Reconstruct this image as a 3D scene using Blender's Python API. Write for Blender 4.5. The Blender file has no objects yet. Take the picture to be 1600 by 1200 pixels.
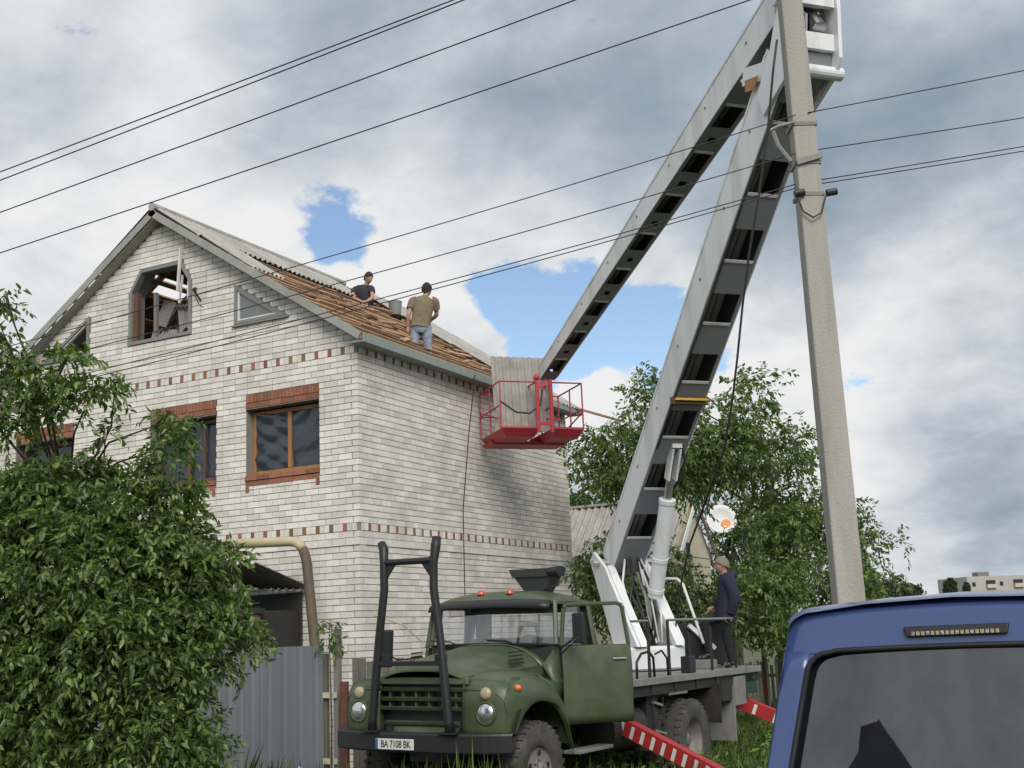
import bpy, bmesh, math, random
import numpy as np
from mathutils import Vector, Matrix
random.seed(7); rng = np.random.default_rng(7)
sc = bpy.context.scene
R = math.radians
# ------------------------------------------------------------------ camera
FPX = 1871.44; YAW, PITCH, ROLL = R(27.14368), R(11.9432), R(-2.43735)
CAM = np.array([10.61077, -15.34994, 1.95])
_f = np.array([-math.sin(YAW)*math.cos(PITCH), math.cos(YAW)*math.cos(PITCH), math.sin(PITCH)])
_r0 = np.array([math.cos(YAW), math.sin(YAW), 0.0]); _u0 = np.cross(_r0, _f)
_r = _r0*math.cos(ROLL) + _u0*math.sin(ROLL); _u = -_r0*math.sin(ROLL) + _u0*math.cos(ROLL)
def at(x, y, Z): return CAM + (_f + _r*(x-800)/FPX - _u*(y-600)/FPX)*Z
def proj(P):
    d = np.asarray(P, float)-CAM; z = d@_f
    return 800+FPX*(d@_r)/z, 600-FPX*(d@_u)/z, z
cd = bpy.data.cameras.new('camera'); cam = bpy.data.objects.new('camera', cd); sc.collection.objects.link(cam)
cd.sensor_width = 36.0; cd.lens = FPX/1600*36.0; cd.clip_end = 3000; cd.clip_start = 0.05
cam.matrix_world = Matrix(((_r[0], _u[0], -_f[0], CAM[0]), (_r[1], _u[1], -_f[1], CAM[1]), (_r[2], _u[2], -_f[2], CAM[2]), (0, 0, 0, 1)))
sc.camera = cam
# ------------------------------------------------------------------ render settings
EXPO = 0.85
sc.view_settings.view_transform = 'Standard'; sc.view_settings.look = 'None'
sc.view_settings.exposure = EXPO; sc.view_settings.gamma = 1.0
sc.render.engine = 'CYCLES'
sc.cycles.use_denoising = True
sc.cycles.max_bounces = 7; sc.cycles.diffuse_bounces = 3; sc.cycles.transparent_max_bounces = 12
# ------------------------------------------------------------------ sun and sky
SUN = Vector((0.50, -0.64, 0.60)).normalized()
sd = bpy.data.lights.new('sun', 'SUN'); sd.energy = 1.5; sd.angle = R(34); sd.color = (1.0, 0.95, 0.88)
so = bpy.data.objects.new('sun', sd); sc.collection.objects.link(so)
so.rotation_euler = SUN.to_track_quat('Z', 'Y').to_euler()
world = bpy.data.worlds.new('World'); sc.world = world; world.use_nodes = True
wn, wl = world.node_tree.nodes, world.node_tree.links
wn.clear()
def WN(t, **k):
    n = wn.new(t)
    for a, b in k.items(): setattr(n, a, b)
    return n
def wmath(op, a, b=None, c=None, clamp=False):
    n = WN('ShaderNodeMath', operation=op, use_clamp=clamp)
    for i, v in enumerate((a, b, c)):
        if v is None: continue
        if isinstance(v, (int, float)): n.inputs[i].default_value = v
        else: wl.new(v, n.inputs[i])
    return n.outputs[0]
sky = WN('ShaderNodeTexSky', sky_type='NISHITA', sun_disc=False)
sky.sun_elevation = math.asin(SUN.z); sky.sun_rotation = math.atan2(SUN.x, SUN.y)
sky.air_density = 1.0; sky.dust_density = 0.3; sky.ozone_density = 1.0
tc = WN('ShaderNodeTexCoord'); sep = WN('ShaderNodeSeparateXYZ'); wl.new(tc.outputs['Generated'], sep.inputs[0])
den = wmath('MAXIMUM', wmath('ADD', sep.outputs[2], 0.42), 0.12)
ux = wmath('DIVIDE', sep.outputs[0], den); uy = wmath('DIVIDE', sep.outputs[1], den)
comb = WN('ShaderNodeCombineXYZ'); wl.new(ux, comb.inputs[0]); wl.new(uy, comb.inputs[1])
def wnoise(scale, detail, rough, off=(0, 0, 0), dist=0.0):
    mp = WN('ShaderNodeMapping'); wl.new(comb.outputs[0], mp.inputs[0]); mp.inputs[1].default_value = off
    n = WN('ShaderNodeTexNoise'); n.inputs['Scale'].default_value = scale; n.inputs['Detail'].default_value = detail
    n.inputs['Roughness'].default_value = rough; n.inputs['Distortion'].default_value = dist
    wl.new(mp.outputs[0], n.inputs['Vector']); return n.outputs[0]
nA = wnoise(3.8, 9, 0.58, (3.1, 1.7, 0), 0.1)
nB = wnoise(2.2, 8, 0.55, (8.4, 2.2, 4), 0.15)
nC = wnoise(7.0, 10, 0.60, (5.2, 9.1, 2), 0.15)
def blob(px, py, rad, soft=0.5):
    """0..1 lobe of the sky round the direction of a cloud gap or cloud bank"""
    d = at(px, py, 1.0)-CAM; d /= np.linalg.norm(d)
    v = WN('ShaderNodeVectorMath', operation='DISTANCE'); wl.new(tc.outputs['Generated'], v.inputs[0]); v.inputs[1].default_value = d
    mr = WN('ShaderNodeMapRange', interpolation_type='SMOOTHSTEP'); wl.new(v.outputs['Value'], mr.inputs[0])
    mr.inputs[1].default_value = rad*soft; mr.inputs[2].default_value = rad*(2-soft); mr.inputs[3].default_value = 1; mr.inputs[4].default_value = 0
    return mr.outputs[0]
def wsum(terms):
    s = None
    for v, w in terms:
        t = wmath('MULTIPLY', v, w); s = t if s is None else wmath('ADD', s, t)
    return s
nD = wnoise(10.5, 8, 0.6, (1.3, 4.4, 7), 0.1)
gaps = wsum([(blob(970, 520, .060, .0), .62), (blob(1045, 545, .040, .0), .35), (blob(860, 470, .045, .0), .42), (blob(770, 440, .026, .0), .45), (blob(512, 345, .034, .0), .43), (blob(560, 352, .026, .0), .20), (blob(700, 455, .022, .0), .30), (blob(840, 540, .04, .0), .40),
             (blob(145, 105, .045, .0), .27), (blob(1560, 880, .07, .0), .06), (blob(1330, 590, .03, .0), .25), (blob(575, 425, .016, .0), .2), (blob(960, 350, .05, .0), -.3), (blob(620, 390, .04, .0), -.12), (blob(950, 620, .03, .0), -.35), (blob(730, 500, .02, .0), -.2)])
cov = wmath('SUBTRACT', wmath('ADD', wmath('ADD', wmath('MULTIPLY', nA, 0.8), wmath('MULTIPLY', nD, 1.15)), -0.10), gaps)
covr = WN('ShaderNodeMapRange', interpolation_type='SMOOTHSTEP'); wl.new(cov, covr.inputs[0])
covr.inputs[1].default_value = 0.40; covr.inputs[2].default_value = 0.56
banks = wsum([(blob(1020, 170, .12, .0), -.36), (blob(1500, 250, .12, .0), -.40), (blob(1500, 735, .06, .0), -.50), (blob(1330, 250, .06, .0), -.2), (blob(330, 30, .10, .0), -.20), (blob(640, 170, .12, .0), -.16), (blob(100, 130, .08, .0), -.12), (blob(1180, 420, .06, .0), -.10),
              (blob(900, 340, .07, .0), .28), (blob(640, 400, .08, .0), .34), (blob(1430, 430, .07, .0), .36), (blob(1390, 690, .06, .0), .34), (blob(100, 330, .15, .0), .26), (blob(930, 610, .05, .0), .40),
              (blob(1180, 640, .07, .0), .26), (blob(420, 560, .10, .0), .2), (blob(250, 100, .05, .0), .22), (blob(1400, 860, .05, .0), .15), (blob(1560, 560, .06, .0), .10)])
shade = wmath('ADD', wmath('ADD', wmath('MULTIPLY', nB, 0.85), wmath('MULTIPLY', nC, 1.05)), wmath('ADD', banks, -0.36))
ramp = WN('ShaderNodeValToRGB'); wl.new(shade, ramp.inputs[0])
el = ramp.color_ramp.elements
el[0].position = 0.0; el[0].color = (.27, .34, .41, 1); el[1].position = 0.95; el[1].color = (.86, .86, .86, 1)
e = el.new(0.35); e.color = (.42, .49, .56, 1); e = el.new(0.58); e.color = (.60, .645, .69, 1); e = el.new(0.76); e.color = (.74, .765, .785, 1)
skymul = WN('ShaderNodeVectorMath', operation='SCALE'); wl.new(sky.outputs[0], skymul.inputs[0]); skymul.inputs['Scale'].default_value = 0.080
cmul = WN('ShaderNodeVectorMath', operation='SCALE'); wl.new(ramp.outputs[0], cmul.inputs[0]); cmul.inputs['Scale'].default_value = 1.0/2**EXPO
mixc = WN('ShaderNodeMix', data_type='RGBA'); wl.new(covr.outputs[0], mixc.inputs[0]); wl.new(skymul.outputs[0], mixc.inputs[6]); wl.new(cmul.outputs[0], mixc.inputs[7])
bg = WN('ShaderNodeBackground'); wl.new(mixc.outputs[2], bg.inputs[0]); bg.inputs[1].default_value = 1.0
wo = WN('ShaderNodeOutputWorld'); wl.new(bg.outputs[0], wo.inputs[0])

# ------------------------------------------------------------------ helpers: materials
MATS = {}
def M(name, col=(.5, .5, .5), rough=.7, var=.12, scale=6.0, bump=0.0, bscale=40.0, metal=0.0, spec=.5, coat=0.0, dirt=None, dirt_amt=.0, dirt_scale=2.5, island=0.0, streak=False):
    """one procedural material: base colour broken up by noise, optional dirt patches, fine relief"""
    if name in MATS: return MATS[name]
    m = bpy.data.materials.new(name); m.use_nodes = True; nt = m.node_tree; N, L = nt.nodes, nt.links
    b = N['Principled BSDF']; b.inputs['Roughness'].default_value = rough; b.inputs['Metallic'].default_value = metal
    b.inputs['Specular IOR Level'].default_value = spec; b.inputs['Coat Weight'].default_value = coat
    geo = N.new('ShaderNodeNewGeometry')
    vec = geo.outputs['Position']
    if streak:
        mp = N.new('ShaderNodeMapping'); mp.inputs[3].default_value = (1, 1, .12); L.new(vec, mp.inputs[0]); vec = mp.outputs[0]
    n1 = N.new('ShaderNodeTexNoise'); n1.inputs['Scale'].default_value = scale; n1.inputs['Detail'].default_value = 6; n1.inputs['Roughness'].default_value = .6
    L.new(vec, n1.inputs['Vector'])
    mr = N.new('ShaderNodeMapRange'); mr.inputs[1].default_value = .25; mr.inputs[2].default_value = .75; mr.inputs[3].default_value = 1-var; mr.inputs[4].default_value = 1+var
    L.new(n1.outputs[0], mr.inputs[0])
    val = mr.outputs[0]
    if island:
        oi = N.new('ShaderNodeObjectInfo'); ad = N.new('ShaderNodeMath'); ad.operation = 'ADD'; L.new(oi.outputs['Random'], ad.inputs[0]); L.new(geo.outputs['Random Per Island'], ad.inputs[1])
        fr = N.new('ShaderNodeMath'); fr.operation = 'FRACT'; L.new(ad.outputs[0], fr.inputs[0])
        m2 = N.new('ShaderNodeMapRange'); m2.inputs[3].default_value = 1-island; m2.inputs[4].default_value = 1+island; L.new(fr.outputs[0], m2.inputs[0])
        mu = N.new('ShaderNodeMath'); mu.operation = 'MULTIPLY'; L.new(val, mu.inputs[0]); L.new(m2.outputs[0], mu.inputs[1]); val = mu.outputs[0]
    sca = N.new('ShaderNodeVectorMath'); sca.operation = 'SCALE'; sca.inputs[0].default_value = col[:3]; L.new(val, sca.inputs['Scale'])
    out = sca.outputs[0]
    if dirt is not None:
        n2 = N.new('ShaderNodeTexNoise'); n2.inputs['Scale'].default_value = dirt_scale; n2.inputs['Detail'].default_value = 8; n2.inputs['Roughness'].default_value = .65; L.new(vec, n2.inputs['Vector'])
        m3 = N.new('ShaderNodeMapRange'); m3.inputs[1].default_value = .48; m3.inputs[2].default_value = .7; m3.inputs[3].default_value = 0; m3.inputs[4].default_value = dirt_amt; L.new(n2.outputs[0], m3.inputs[0])
        mx = N.new('ShaderNodeMix'); mx.data_type = 'RGBA'; L.new(m3.outputs[0], mx.inputs[0]); L.new(out, mx.inputs[6]); mx.inputs[7].default_value = (*dirt, 1); out = mx.outputs[2]
    L.new(out, b.inputs['Base Color'])
    if bump:
        n3 = N.new('ShaderNodeTexNoise'); n3.inputs['Scale'].default_value = bscale; n3.inputs['Detail'].default_value = 4; L.new(geo.outputs['Position'], n3.inputs['Vector'])
        bp = N.new('ShaderNodeBump'); bp.inputs['Strength'].default_value = bump; bp.inputs['Distance'].default_value = .01; L.new(n3.outputs[0], bp.inputs['Height']); L.new(bp.outputs[0], b.inputs['Normal'])
    MATS[name] = m; return m
def leafmat(name, c1, c2, rough=.45, trans=.3):
    m = bpy.data.materials.new(name); m.use_nodes = True; N, L = m.node_tree.nodes, m.node_tree.links
    b = N['Principled BSDF']; b.inputs['Roughness'].default_value = rough; b.inputs['Specular IOR Level'].default_value = .45
    geo = N.new('ShaderNodeNewGeometry'); oi = N.new('ShaderNodeObjectInfo')
    ad = N.new('ShaderNodeMath'); ad.operation = 'ADD'; L.new(oi.outputs['Random'], ad.inputs[0]); L.new(geo.outputs['Random Per Island'], ad.inputs[1])
    fr = N.new('ShaderNodeMath'); fr.operation = 'FRACT'; L.new(ad.outputs[0], fr.inputs[0])
    rp = N.new('ShaderNodeValToRGB'); L.new(fr.outputs[0], rp.inputs[0])
    e = rp.color_ramp.elements; e[0].color = (*c1, 1); e[1].color = (*c2, 1); e[0].position = .1; e[1].position = .95
    x = e.new(.6); x.color = (*[(a*.6+b_*.4) for a, b_ in zip(c1, c2)], 1)
    L.new(rp.outputs[0], b.inputs['Base Color'])
    tr = N.new('ShaderNodeBsdfTranslucent'); sc2 = N.new('ShaderNodeVectorMath'); sc2.operation = 'MULTIPLY'; sc2.inputs[1].default_value = (1.3, 1.5, .6); L.new(rp.outputs[0], sc2.inputs[0]); L.new(sc2.outputs[0], tr.inputs[0])
    mx = N.new('ShaderNodeMixShader'); mx.inputs[0].default_value = trans; L.new(b.outputs[0], mx.inputs[1]); L.new(tr.outputs[0], mx.inputs[2])
    L.new(mx.outputs[0], N['Material Output'].inputs[0]); return m
def glassmat(name, tint=(.02, .025, .03), alpha=.35, rough=.03):
    m = bpy.data.materials.new(name); m.use_nodes = True; N, L = m.node_tree.nodes, m.node_tree.links
    b = N['Principled BSDF']; b.inputs['Base Color'].default_value = (*tint, 1); b.inputs['Roughness'].default_value = rough
    b.inputs['Alpha'].default_value = alpha; b.inputs['Specular IOR Level'].default_value = .8
    return m

# ------------------------------------------------------------------ helpers: geometry
def frame(axis, up=(0, 0, 1)):
    z = Vector(axis).normalized(); u = Vector(up)
    if abs(z.dot(u)) > .99: u = Vector((1, 0, 0))
    x = u.cross(z).normalized(); y = z.cross(x); return x, y, z
class MB:
    def __init__(self, tf=None): self.v = []; self.f = []; self.tf = tf
    def add(self, vs, fs):
        o = len(self.v); self.v += [tuple(self.tf(v)) if self.tf else tuple(v) for v in vs]; self.f += [tuple(i+o for i in f) for f in fs]; return self
    def hexa(self, p):  # p: 4 bottom ccw, 4 top
        return self.add(p, [(3, 2, 1, 0), (4, 5, 6, 7), (0, 1, 5, 4), (1, 2, 6, 5), (2, 3, 7, 6), (3, 0, 4, 7)])
    def box(self, a, b):
        (x0, y0, z0), (x1, y1, z1) = [tuple(map(min, zip(a, b))), tuple(map(max, zip(a, b)))]
        return self.hexa([(x0, y0, z0), (x1, y0, z0), (x1, y1, z0), (x0, y1, z0), (x0, y0, z1), (x1, y0, z1), (x1, y1, z1), (x0, y1, z1)])
    def bar(self, p0, p1, w, h, up=(0, 0, 1), w1=None, h1=None):
        """rectangular bar from p0 to p1; w along side, h along up"""
        p0, p1 = Vector(p0), Vector(p1); s, t, _ = frame(p1-p0, up); w1 = w if w1 is None else w1; h1 = h if h1 is None else h1
        def ring(p, w, h): return [p-s*w/2-t*h/2, p+s*w/2-t*h/2, p+s*w/2+t*h/2, p-s*w/2+t*h/2]
        return self.hexa(ring(p0, w, h)+ring(p1, w1, h1))
    def tube(self, path, r, n=8, caps=True, r1=None):
        P = [Vector(p) for p in path]; k = len(P); vs = []; prev = None
        for i, p in enumerate(P):
            d = (P[min(i+1, k-1)]-P[max(i-1, 0)])
            if prev is None: x, y, z = frame(d)
            else:
                z = d.normalized(); x = (prev-z*prev.dot(z))
                x = x.normalized() if x.length > 1e-6 else frame(d)[0]; y = z.cross(x)
            prev = x
            rr = r[i] if isinstance(r, (list, tuple)) else (r if r1 is None else r+(r1-r)*i/(k-1))
            vs += [p+(x*math.cos(2*math.pi*j/n)+y*math.sin(2*math.pi*j/n))*rr for j in range(n)]
        fs = [(i*n+j, i*n+(j+1) % n, (i+1)*n+(j+1) % n, (i+1)*n+j) for i in range(k-1) for j in range(n)]
        if caps: fs += [tuple(range(n-1, -1, -1)), tuple((k-1)*n+j for j in range(n))]
        return self.add(vs, fs)
    def lathe(self, p, axis, prof, n=24, up=(0, 0, 1)):
        """prof: (radius, distance along axis)"""
        x, y, z = frame(axis, up); p = Vector(p); k = len(prof)
        vs = [p+z*h+(x*math.cos(2*math.pi*j/n)+y*math.sin(2*math.pi*j/n))*max(r, 1e-4) for r, h in prof for j in range(n)]
        fs = [(i*n+j, i*n+(j+1) % n, (i+1)*n+(j+1) % n, (i+1)*n+j) for i in range(k-1) for j in range(n)]
        return self.add(vs, fs)
    def prism(self, pts, d):
        """polygon pts (3d, planar) extruded by vector d"""
        k = len(pts); d = Vector(d); vs = [Vector(p) for p in pts]+[Vector(p)+d for p in pts]
        return self.add(vs, [tuple(range(k-1, -1, -1)), tuple(range(k, 2*k))]+[(i, (i+1) % k, k+(i+1) % k, k+i) for i in range(k)])
    def grid(self, rows, close=False):
        n = len(rows[0]); vs = [p for r in rows for p in r]
        return self.add(vs, [(i*n+j, i*n+j+1, (i+1)*n+j+1, (i+1)*n+j) for i in range(len(rows)-1) for j in range(n-1)])
    def build(self, name, mat, parent=None, smooth=False, bevel=0.0, solid=0.0, sub=0, auto=False):
        me = bpy.data.meshes.new(name); me.from_pydata(self.v, [], self.f); me.update()
        bm = bmesh.new(); bm.from_mesh(me); bmesh.ops.recalc_face_normals(bm, faces=bm.faces); bm.to_mesh(me); bm.free()
        return link(name, me, mat, parent, smooth, bevel, solid, sub)
def link(name, me, mat, parent=None, smooth=False, bevel=0, solid=0, sub=0):
    if mat is not None and not me.materials: me.materials.append(mat)
    o = bpy.data.objects.new(name, me); sc.collection.objects.link(o)
    if parent is not None: o.parent = parent
    if smooth: me.polygons.foreach_set('use_smooth', [True]*len(me.polygons))
    if solid: m = o.modifiers.new('solid', 'SOLIDIFY'); m.thickness = solid; m.offset = 0
    if sub: m = o.modifiers.new('sub', 'SUBSURF'); m.levels = sub; m.render_levels = sub
    if bevel: m = o.modifiers.new('bevel', 'BEVEL'); m.width = bevel; m.segments = 2; m.limit_method = 'ANGLE'; m.angle_limit = R(40)
    return o
def tag(o, label=None, cat=None, group=None, kind=None):
    if label: o['label'] = label
    if cat: o['category'] = cat
    if group: o['group'] = group
    if kind: o['kind'] = kind
    return o
def empty(name, loc=(0, 0, 0), rot=(0, 0, 0)):
    o = bpy.data.objects.new(name, None); sc.collection.objects.link(o); o.location = loc; o.rotation_euler = rot; o.empty_display_size = .2; return o
def off(p):  # world -> relative to a base point
    p = Vector(p); return lambda v: Vector(v)-p

# ------------------------------------------------------------------ materials
m_mortar = M('mortar', (.24, .235, .215), .95, .15, 8, .3, 60)
m_brick = M('white_brick', (.71, .675, .625), .85, .07, 14, .25, 90, island=.14, dirt=(.45, .42, .35), dirt_amt=.6, dirt_scale=1.3)
m_red = M('red_brick', (.27, .115, .075), .85, .2, 20, .25, 90, island=.25)
m_ochre = M('ochre_brick', (.22, .15, .075), .85, .2, 20, .25, 90, island=.2)
m_slate = M('asbestos_slate', (.36, .345, .315), .9, .16, 5, .3, 50, dirt=(.20, .19, .16), dirt_amt=.6, dirt_scale=3, island=.10)
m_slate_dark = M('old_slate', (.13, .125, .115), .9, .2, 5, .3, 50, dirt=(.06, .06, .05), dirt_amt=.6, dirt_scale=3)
m_fascia = M('fascia_paint', (.24, .29, .275), .6, .1, 3, .1, 40, dirt=(.33, .32, .27), dirt_amt=.3, dirt_scale=2)
m_bargeg = M('barge_board', (.31, .315, .285), .75, .14, 3, .2, 30, dirt=(.20, .21, .19), dirt_amt=.5, dirt_scale=2)
m_batten = M('old_batten_wood', (.36, .225, .13), .8, .25, 7, .3, 60, island=.40, dirt=(.16, .10, .06), dirt_amt=.5, dirt_scale=4)
m_boarding = M('clay_boarding', (.33, .185, .10), .9, .3, 5, .4, 40, dirt=(.46, .34, .22), dirt_amt=.6, dirt_scale=5)
m_woodgrey = M('grey_weathered_wood', (.20, .185, .165), .9, .2, 6, .35, 45, island=.22, streak=True)
m_wood = M('window_wood', (.33, .16, .06), .6, .2, 7, .2, 40, streak=True)
m_wooddark = M('dark_frame_wood', (.125, .07, .05), .6, .2, 6)
m_woodframe = M('grey_frame', (.22, .22, .205), .7, .12, 6, .15, 30)
m_film = M('window_film', (.035, .045, .06), .16, .15, 4, spec=.6)
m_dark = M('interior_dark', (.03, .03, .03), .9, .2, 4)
m_attic = M('attic_debris', (.30, .25, .20), .9, .3, 6, .4, 20)
m_green = M('truck_green', (.056, .082, .038), .40, .16, 3.5, .22, 5, dirt=(.115, .12, .08), dirt_amt=.8, dirt_scale=2.2, coat=.05)
m_black = M('black_paint', (.018, .018, .021), .45, .2, 8, .1, 40)
m_rubber = M('tyre_rubber', (.055, .053, .05), .85, .2, 12, .3, 70, dirt=(.13, .115, .095), dirt_amt=.7, dirt_scale=5)
m_rim = M('wheel_rim', (.20, .185, .165), .65, .25, 8, .1, 30, dirt=(.10, .09, .07), dirt_amt=.7, dirt_scale=6)
m_boom = M('boom_white', (.74, .76, .77), .45, .07, 2.2, .08, 8, dirt=(.42, .39, .35), dirt_amt=.55, dirt_scale=2.8, streak=True)
m_boomshade = M('boom_shaded', (.235, .25, .27), .55, .08, 2, .05, 20, dirt=(.16, .16, .155), dirt_amt=.4, dirt_scale=2)  # darker copy of the boom paint: underside shade put into the colour
m_boominshade = M('boom_inside_shade', (.06, .063, .068), .8, .15, 3)  # near-black colour stands in for the shade inside the hollow booms
m_steel = M('bright_steel', (.55, .55, .54), .3, .1, 10, metal=.9)
m_cable = M('cable_black', (.03, .03, .032), .6, .1, 5)
m_basket = M('basket_red', (.46, .04, .055), .5, .12, 6, .1, 30, dirt=(.22, .03, .035), dirt_amt=.5, dirt_scale=3)
m_deck = M('deck_steel', (.22, .22, .21), .7, .15, 4, .2, 30, dirt=(.12, .115, .10), dirt_amt=.5, dirt_scale=2.5)
m_under = M('chassis_black', (.022, .022, .022), .7, .25, 7, .2, 25, dirt=(.07, .06, .05), dirt_amt=.6, dirt_scale=3)
m_redp = M('outrigger_red', (.40, .03, .03), .5, .15, 6, dirt=(.2, .03, .02), dirt_amt=.4, dirt_scale=5)
m_whitep = M('stripe_white', (.70, .69, .66), .6, .08, 8)
m_concrete = M('concrete', (.36, .345, .305), .92, .2, 9, .6, 45, dirt=(.22, .205, .175), dirt_amt=.75, dirt_scale=4.5, streak=True)
m_zinc = M('zinc_sheet', (.165, .185, .205), .5, .14, 1.2, .35, 4, metal=.25, dirt=(.22, .235, .245), dirt_amt=.5, dirt_scale=1.2, streak=True)
m_rust = M('rust_post', (.13, .05, .04), .85, .25, 8, .3, 40)
m_pipe = M('gas_pipe_yellow', (.50, .44, .28), .6, .15, 6, .1, 30, dirt=(.30, .22, .13), dirt_amt=.5, dirt_scale=3)
m_pipeb = M('gas_pipe_brown', (.115, .085, .06), .7, .2, 6, .15, 30)
m_blue = M('van_blue', (.052, .085, .22), .28, .04, 3, coat=.5, spec=.5)
m_vanglass = M('van_glass', (.010, .012, .015), .015, .1, 2, spec=.6, coat=.0, bump=.012, bscale=3); m_vanglass.node_tree.nodes['Principled BSDF'].inputs['IOR'].default_value = 2.0
m_rubstrip = M('rubber_seal', (.012, .012, .013), .55, .1, 5)
m_cream = M('cream_wall', (.50, .45, .34), .9, .08, 3, .2, 40)
m_apt = M('panel_concrete', (.40, .385, .36), .9, .08, .3)
m_white = M('white_enamel', (.72, .72, .70), .4, .05, 5)
m_skin = M('skin', (.44, .25, .18), .55, .06, 12)
m_glass = glassmat('cab_glass', (.13, .145, .15), .42, .02); m_glass.node_tree.nodes['Principled BSDF'].inputs['IOR'].default_value = 3.0  # tint lightened to paint in the pale sky reflection on the glass
m_lens = M('lamp_lens', (.70, .72, .73), .10, .1, 30, metal=.85, coat=.6, bump=.25, bscale=50)
m_chrome = M('lamp_reflector', (.75, .75, .75), .15, .05, 10, metal=1.0)
m_amber = M('amber_lens', (.70, .20, .03), .25, .1, 20, coat=.4)
m_pale = M('pale_lens', (.38, .33, .21), .3, .1, 20, coat=.4)
m_redlens = M('red_marker', (.55, .09, .05), .3, .1, 20, coat=.4)
m_soil = M('soil', (.16, .12, .08), .95, .3, 1.5, .6, 12)
# ground: grass and bare earth mixed by noise
def groundmat():
    m = bpy.data.materials.new('verge_ground'); m.use_nodes = True; N, L = m.node_tree.nodes, m.node_tree.links; b = N['Principled BSDF']; b.inputs['Roughness'].default_value = .95
    g = N.new('ShaderNodeNewGeometry'); n = N.new('ShaderNodeTexNoise'); n.inputs['Scale'].default_value = .6; n.inputs['Detail'].default_value = 9; L.new(g.outputs[0], n.inputs['Vector'])
    rp = N.new('ShaderNodeValToRGB'); L.new(n.outputs[0], rp.inputs[0]); e = rp.color_ramp.elements
    e[0].position = .35; e[0].color = (.05, .085, .025, 1); e[1].position = .68; e[1].color = (.15, .125, .08, 1); L.new(rp.outputs[0], b.inputs['Base Color'])
    n2 = N.new('ShaderNodeTexNoise'); n2.inputs['Scale'].default_value = 9; n2.inputs['Detail'].default_value = 8; L.new(g.outputs[0], n2.inputs['Vector'])
    bp = N.new('ShaderNodeBump'); bp.inputs['Strength'].default_value = .8; bp.inputs['Distance'].default_value = .08; L.new(n2.outputs[0], bp.inputs['Height']); L.new(bp.outputs[0], b.inputs['Normal']); return m

# ================================================================== SETTING
g = MB(); g.add([(-900, -900, 0), (900, -900, 0), (900, 900, 0), (-900, 900, 0)], [(0, 1, 2, 3)])
tag(g.build('ground', groundmat()), kind='structure')
g = MB(); g.add([(7.9, -60, .004), (13.2, -60, .004), (13.2, 200, .004), (7.9, 200, .004)], [(0, 1, 2, 3)])
tag(g.build('road', M('road_asphalt', (.075, .073, .07), .9, .2, 2, .5, 60)), kind='structure')

# ================================================================== BRICK HOUSE
XP, ZA, SL = -4.2, 9.55, .663          # gable peak, top of brickwork, roof slope
W, LEN = 8.4, 7.8
house = empty('brick_house', (0, 0, 0))
tag(house, 'two-storey white brick house with half-stripped grey slate roof and red brick trim', 'house')
winrects = [(-2.24, -.75), (-4.36, -2.88), (-7.70, -6.21)]   # upper-storey windows
ZW0, ZW1 = 4.72, 5.84
gablewin = [(-4.92, 7.32), (-3.45, 7.32), (-3.45, 8.31), (-3.71, 8.70), (-4.66, 8.70), (-4.92, 8.31)]
triR = [(-2.50, 7.33), (-1.37, 7.33), (-2.50, 8.05)]; triL = [(-5.90, 7.33), (-5.90, 8.05), (-7.03, 7.33)]
door = (-3.05, -1.55, 0.0, 2.25)
def poly_span(poly, z):
    xs = []
    for i in range(len(poly)):
        (x0, z0), (x1, z1) = poly[i], poly[(i+1) % len(poly)]
        if (z0-z)*(z1-z) < 0: xs.append(x0+(x1-x0)*(z-z0)/(z1-z0))
    return (min(xs), max(xs)) if len(xs) >= 2 else None
def wall_sheet(name, outline, holes, tf, thick, mat, parent):
    bm = bmesh.new(); edges = []
    for loop in [outline]+holes:
        vs = [bm.verts.new((p[0], p[1], 0)) for p in loop]
        edges += [bm.edges.new((vs[i], vs[(i+1) % len(vs)])) for i in range(len(vs))]
    bmesh.ops.triangle_fill(bm, edges=edges, use_beauty=True)
    ext = bmesh.ops.extrude_face_region(bm, geom=bm.faces[:]+bm.edges[:])
    for v in [x for x in ext['geom'] if isinstance(x, bmesh.types.BMVert)]: v.co.z += thick
    for v in bm.verts: v.co = tf(v.co)
    bmesh.ops.recalc_face_normals(bm, faces=bm.faces)
    me = bpy.data.meshes.new(name); bm.to_mesh(me); bm.free(); return link(name, me, mat, parent)
rects = lambda x0, x1, z0, z1: [(x0, z0), (x1, z0), (x1, z1), (x0, z1)]
zt = lambda x: ZA-SL*abs(x-XP)
gable_out = [(-W+.012, -.3), (-.012, -.3), (-.012, zt(0)), (XP, ZA), (-W+.012, zt(-W))]
gable_holes = [rects(a, b, ZW0-.17, 6.08) for a, b in winrects]+[gablewin, triR, triL, rects(*door)]
wall_g = wall_sheet('gable_wall', gable_out, gable_holes, lambda c: Vector((c.x, .012+c.z, c.y)), .36, m_mortar, house)
mb = MB(); mb.box((-.38, .3725, -.3), (-.012, LEN-.012, zt(-.2)-.02)); wall_s = mb.build('side_wall', m_mortar, house)
mb = MB(); mb.box((-W+.012, .3725, -.3), (-W+.38, LEN-.4, 6.7)); mb.build('side_wall', m_brick, house)
bo = [(-W+.02, -.3), (-.385, -.3), (-.385, zt(-.385)-.03), (XP, ZA-.03), (-W+.02, zt(-W)-.03)]
wall_sheet('rear_wall', bo, [], lambda c: Vector((c.x, LEN-.38+c.z, c.y)), .36, m_brick, house)
mb = MB(); mb.box((-W+.39, .38, 6.50), (-.39, LEN-.39, 6.60)); mb.build('attic_floor', m_attic, house)
mb = MB(); mb.box((-W+.39, .38, 3.3), (-.39, LEN-.39, 3.45)); mb.build('floor_slab', m_dark, house)
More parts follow.
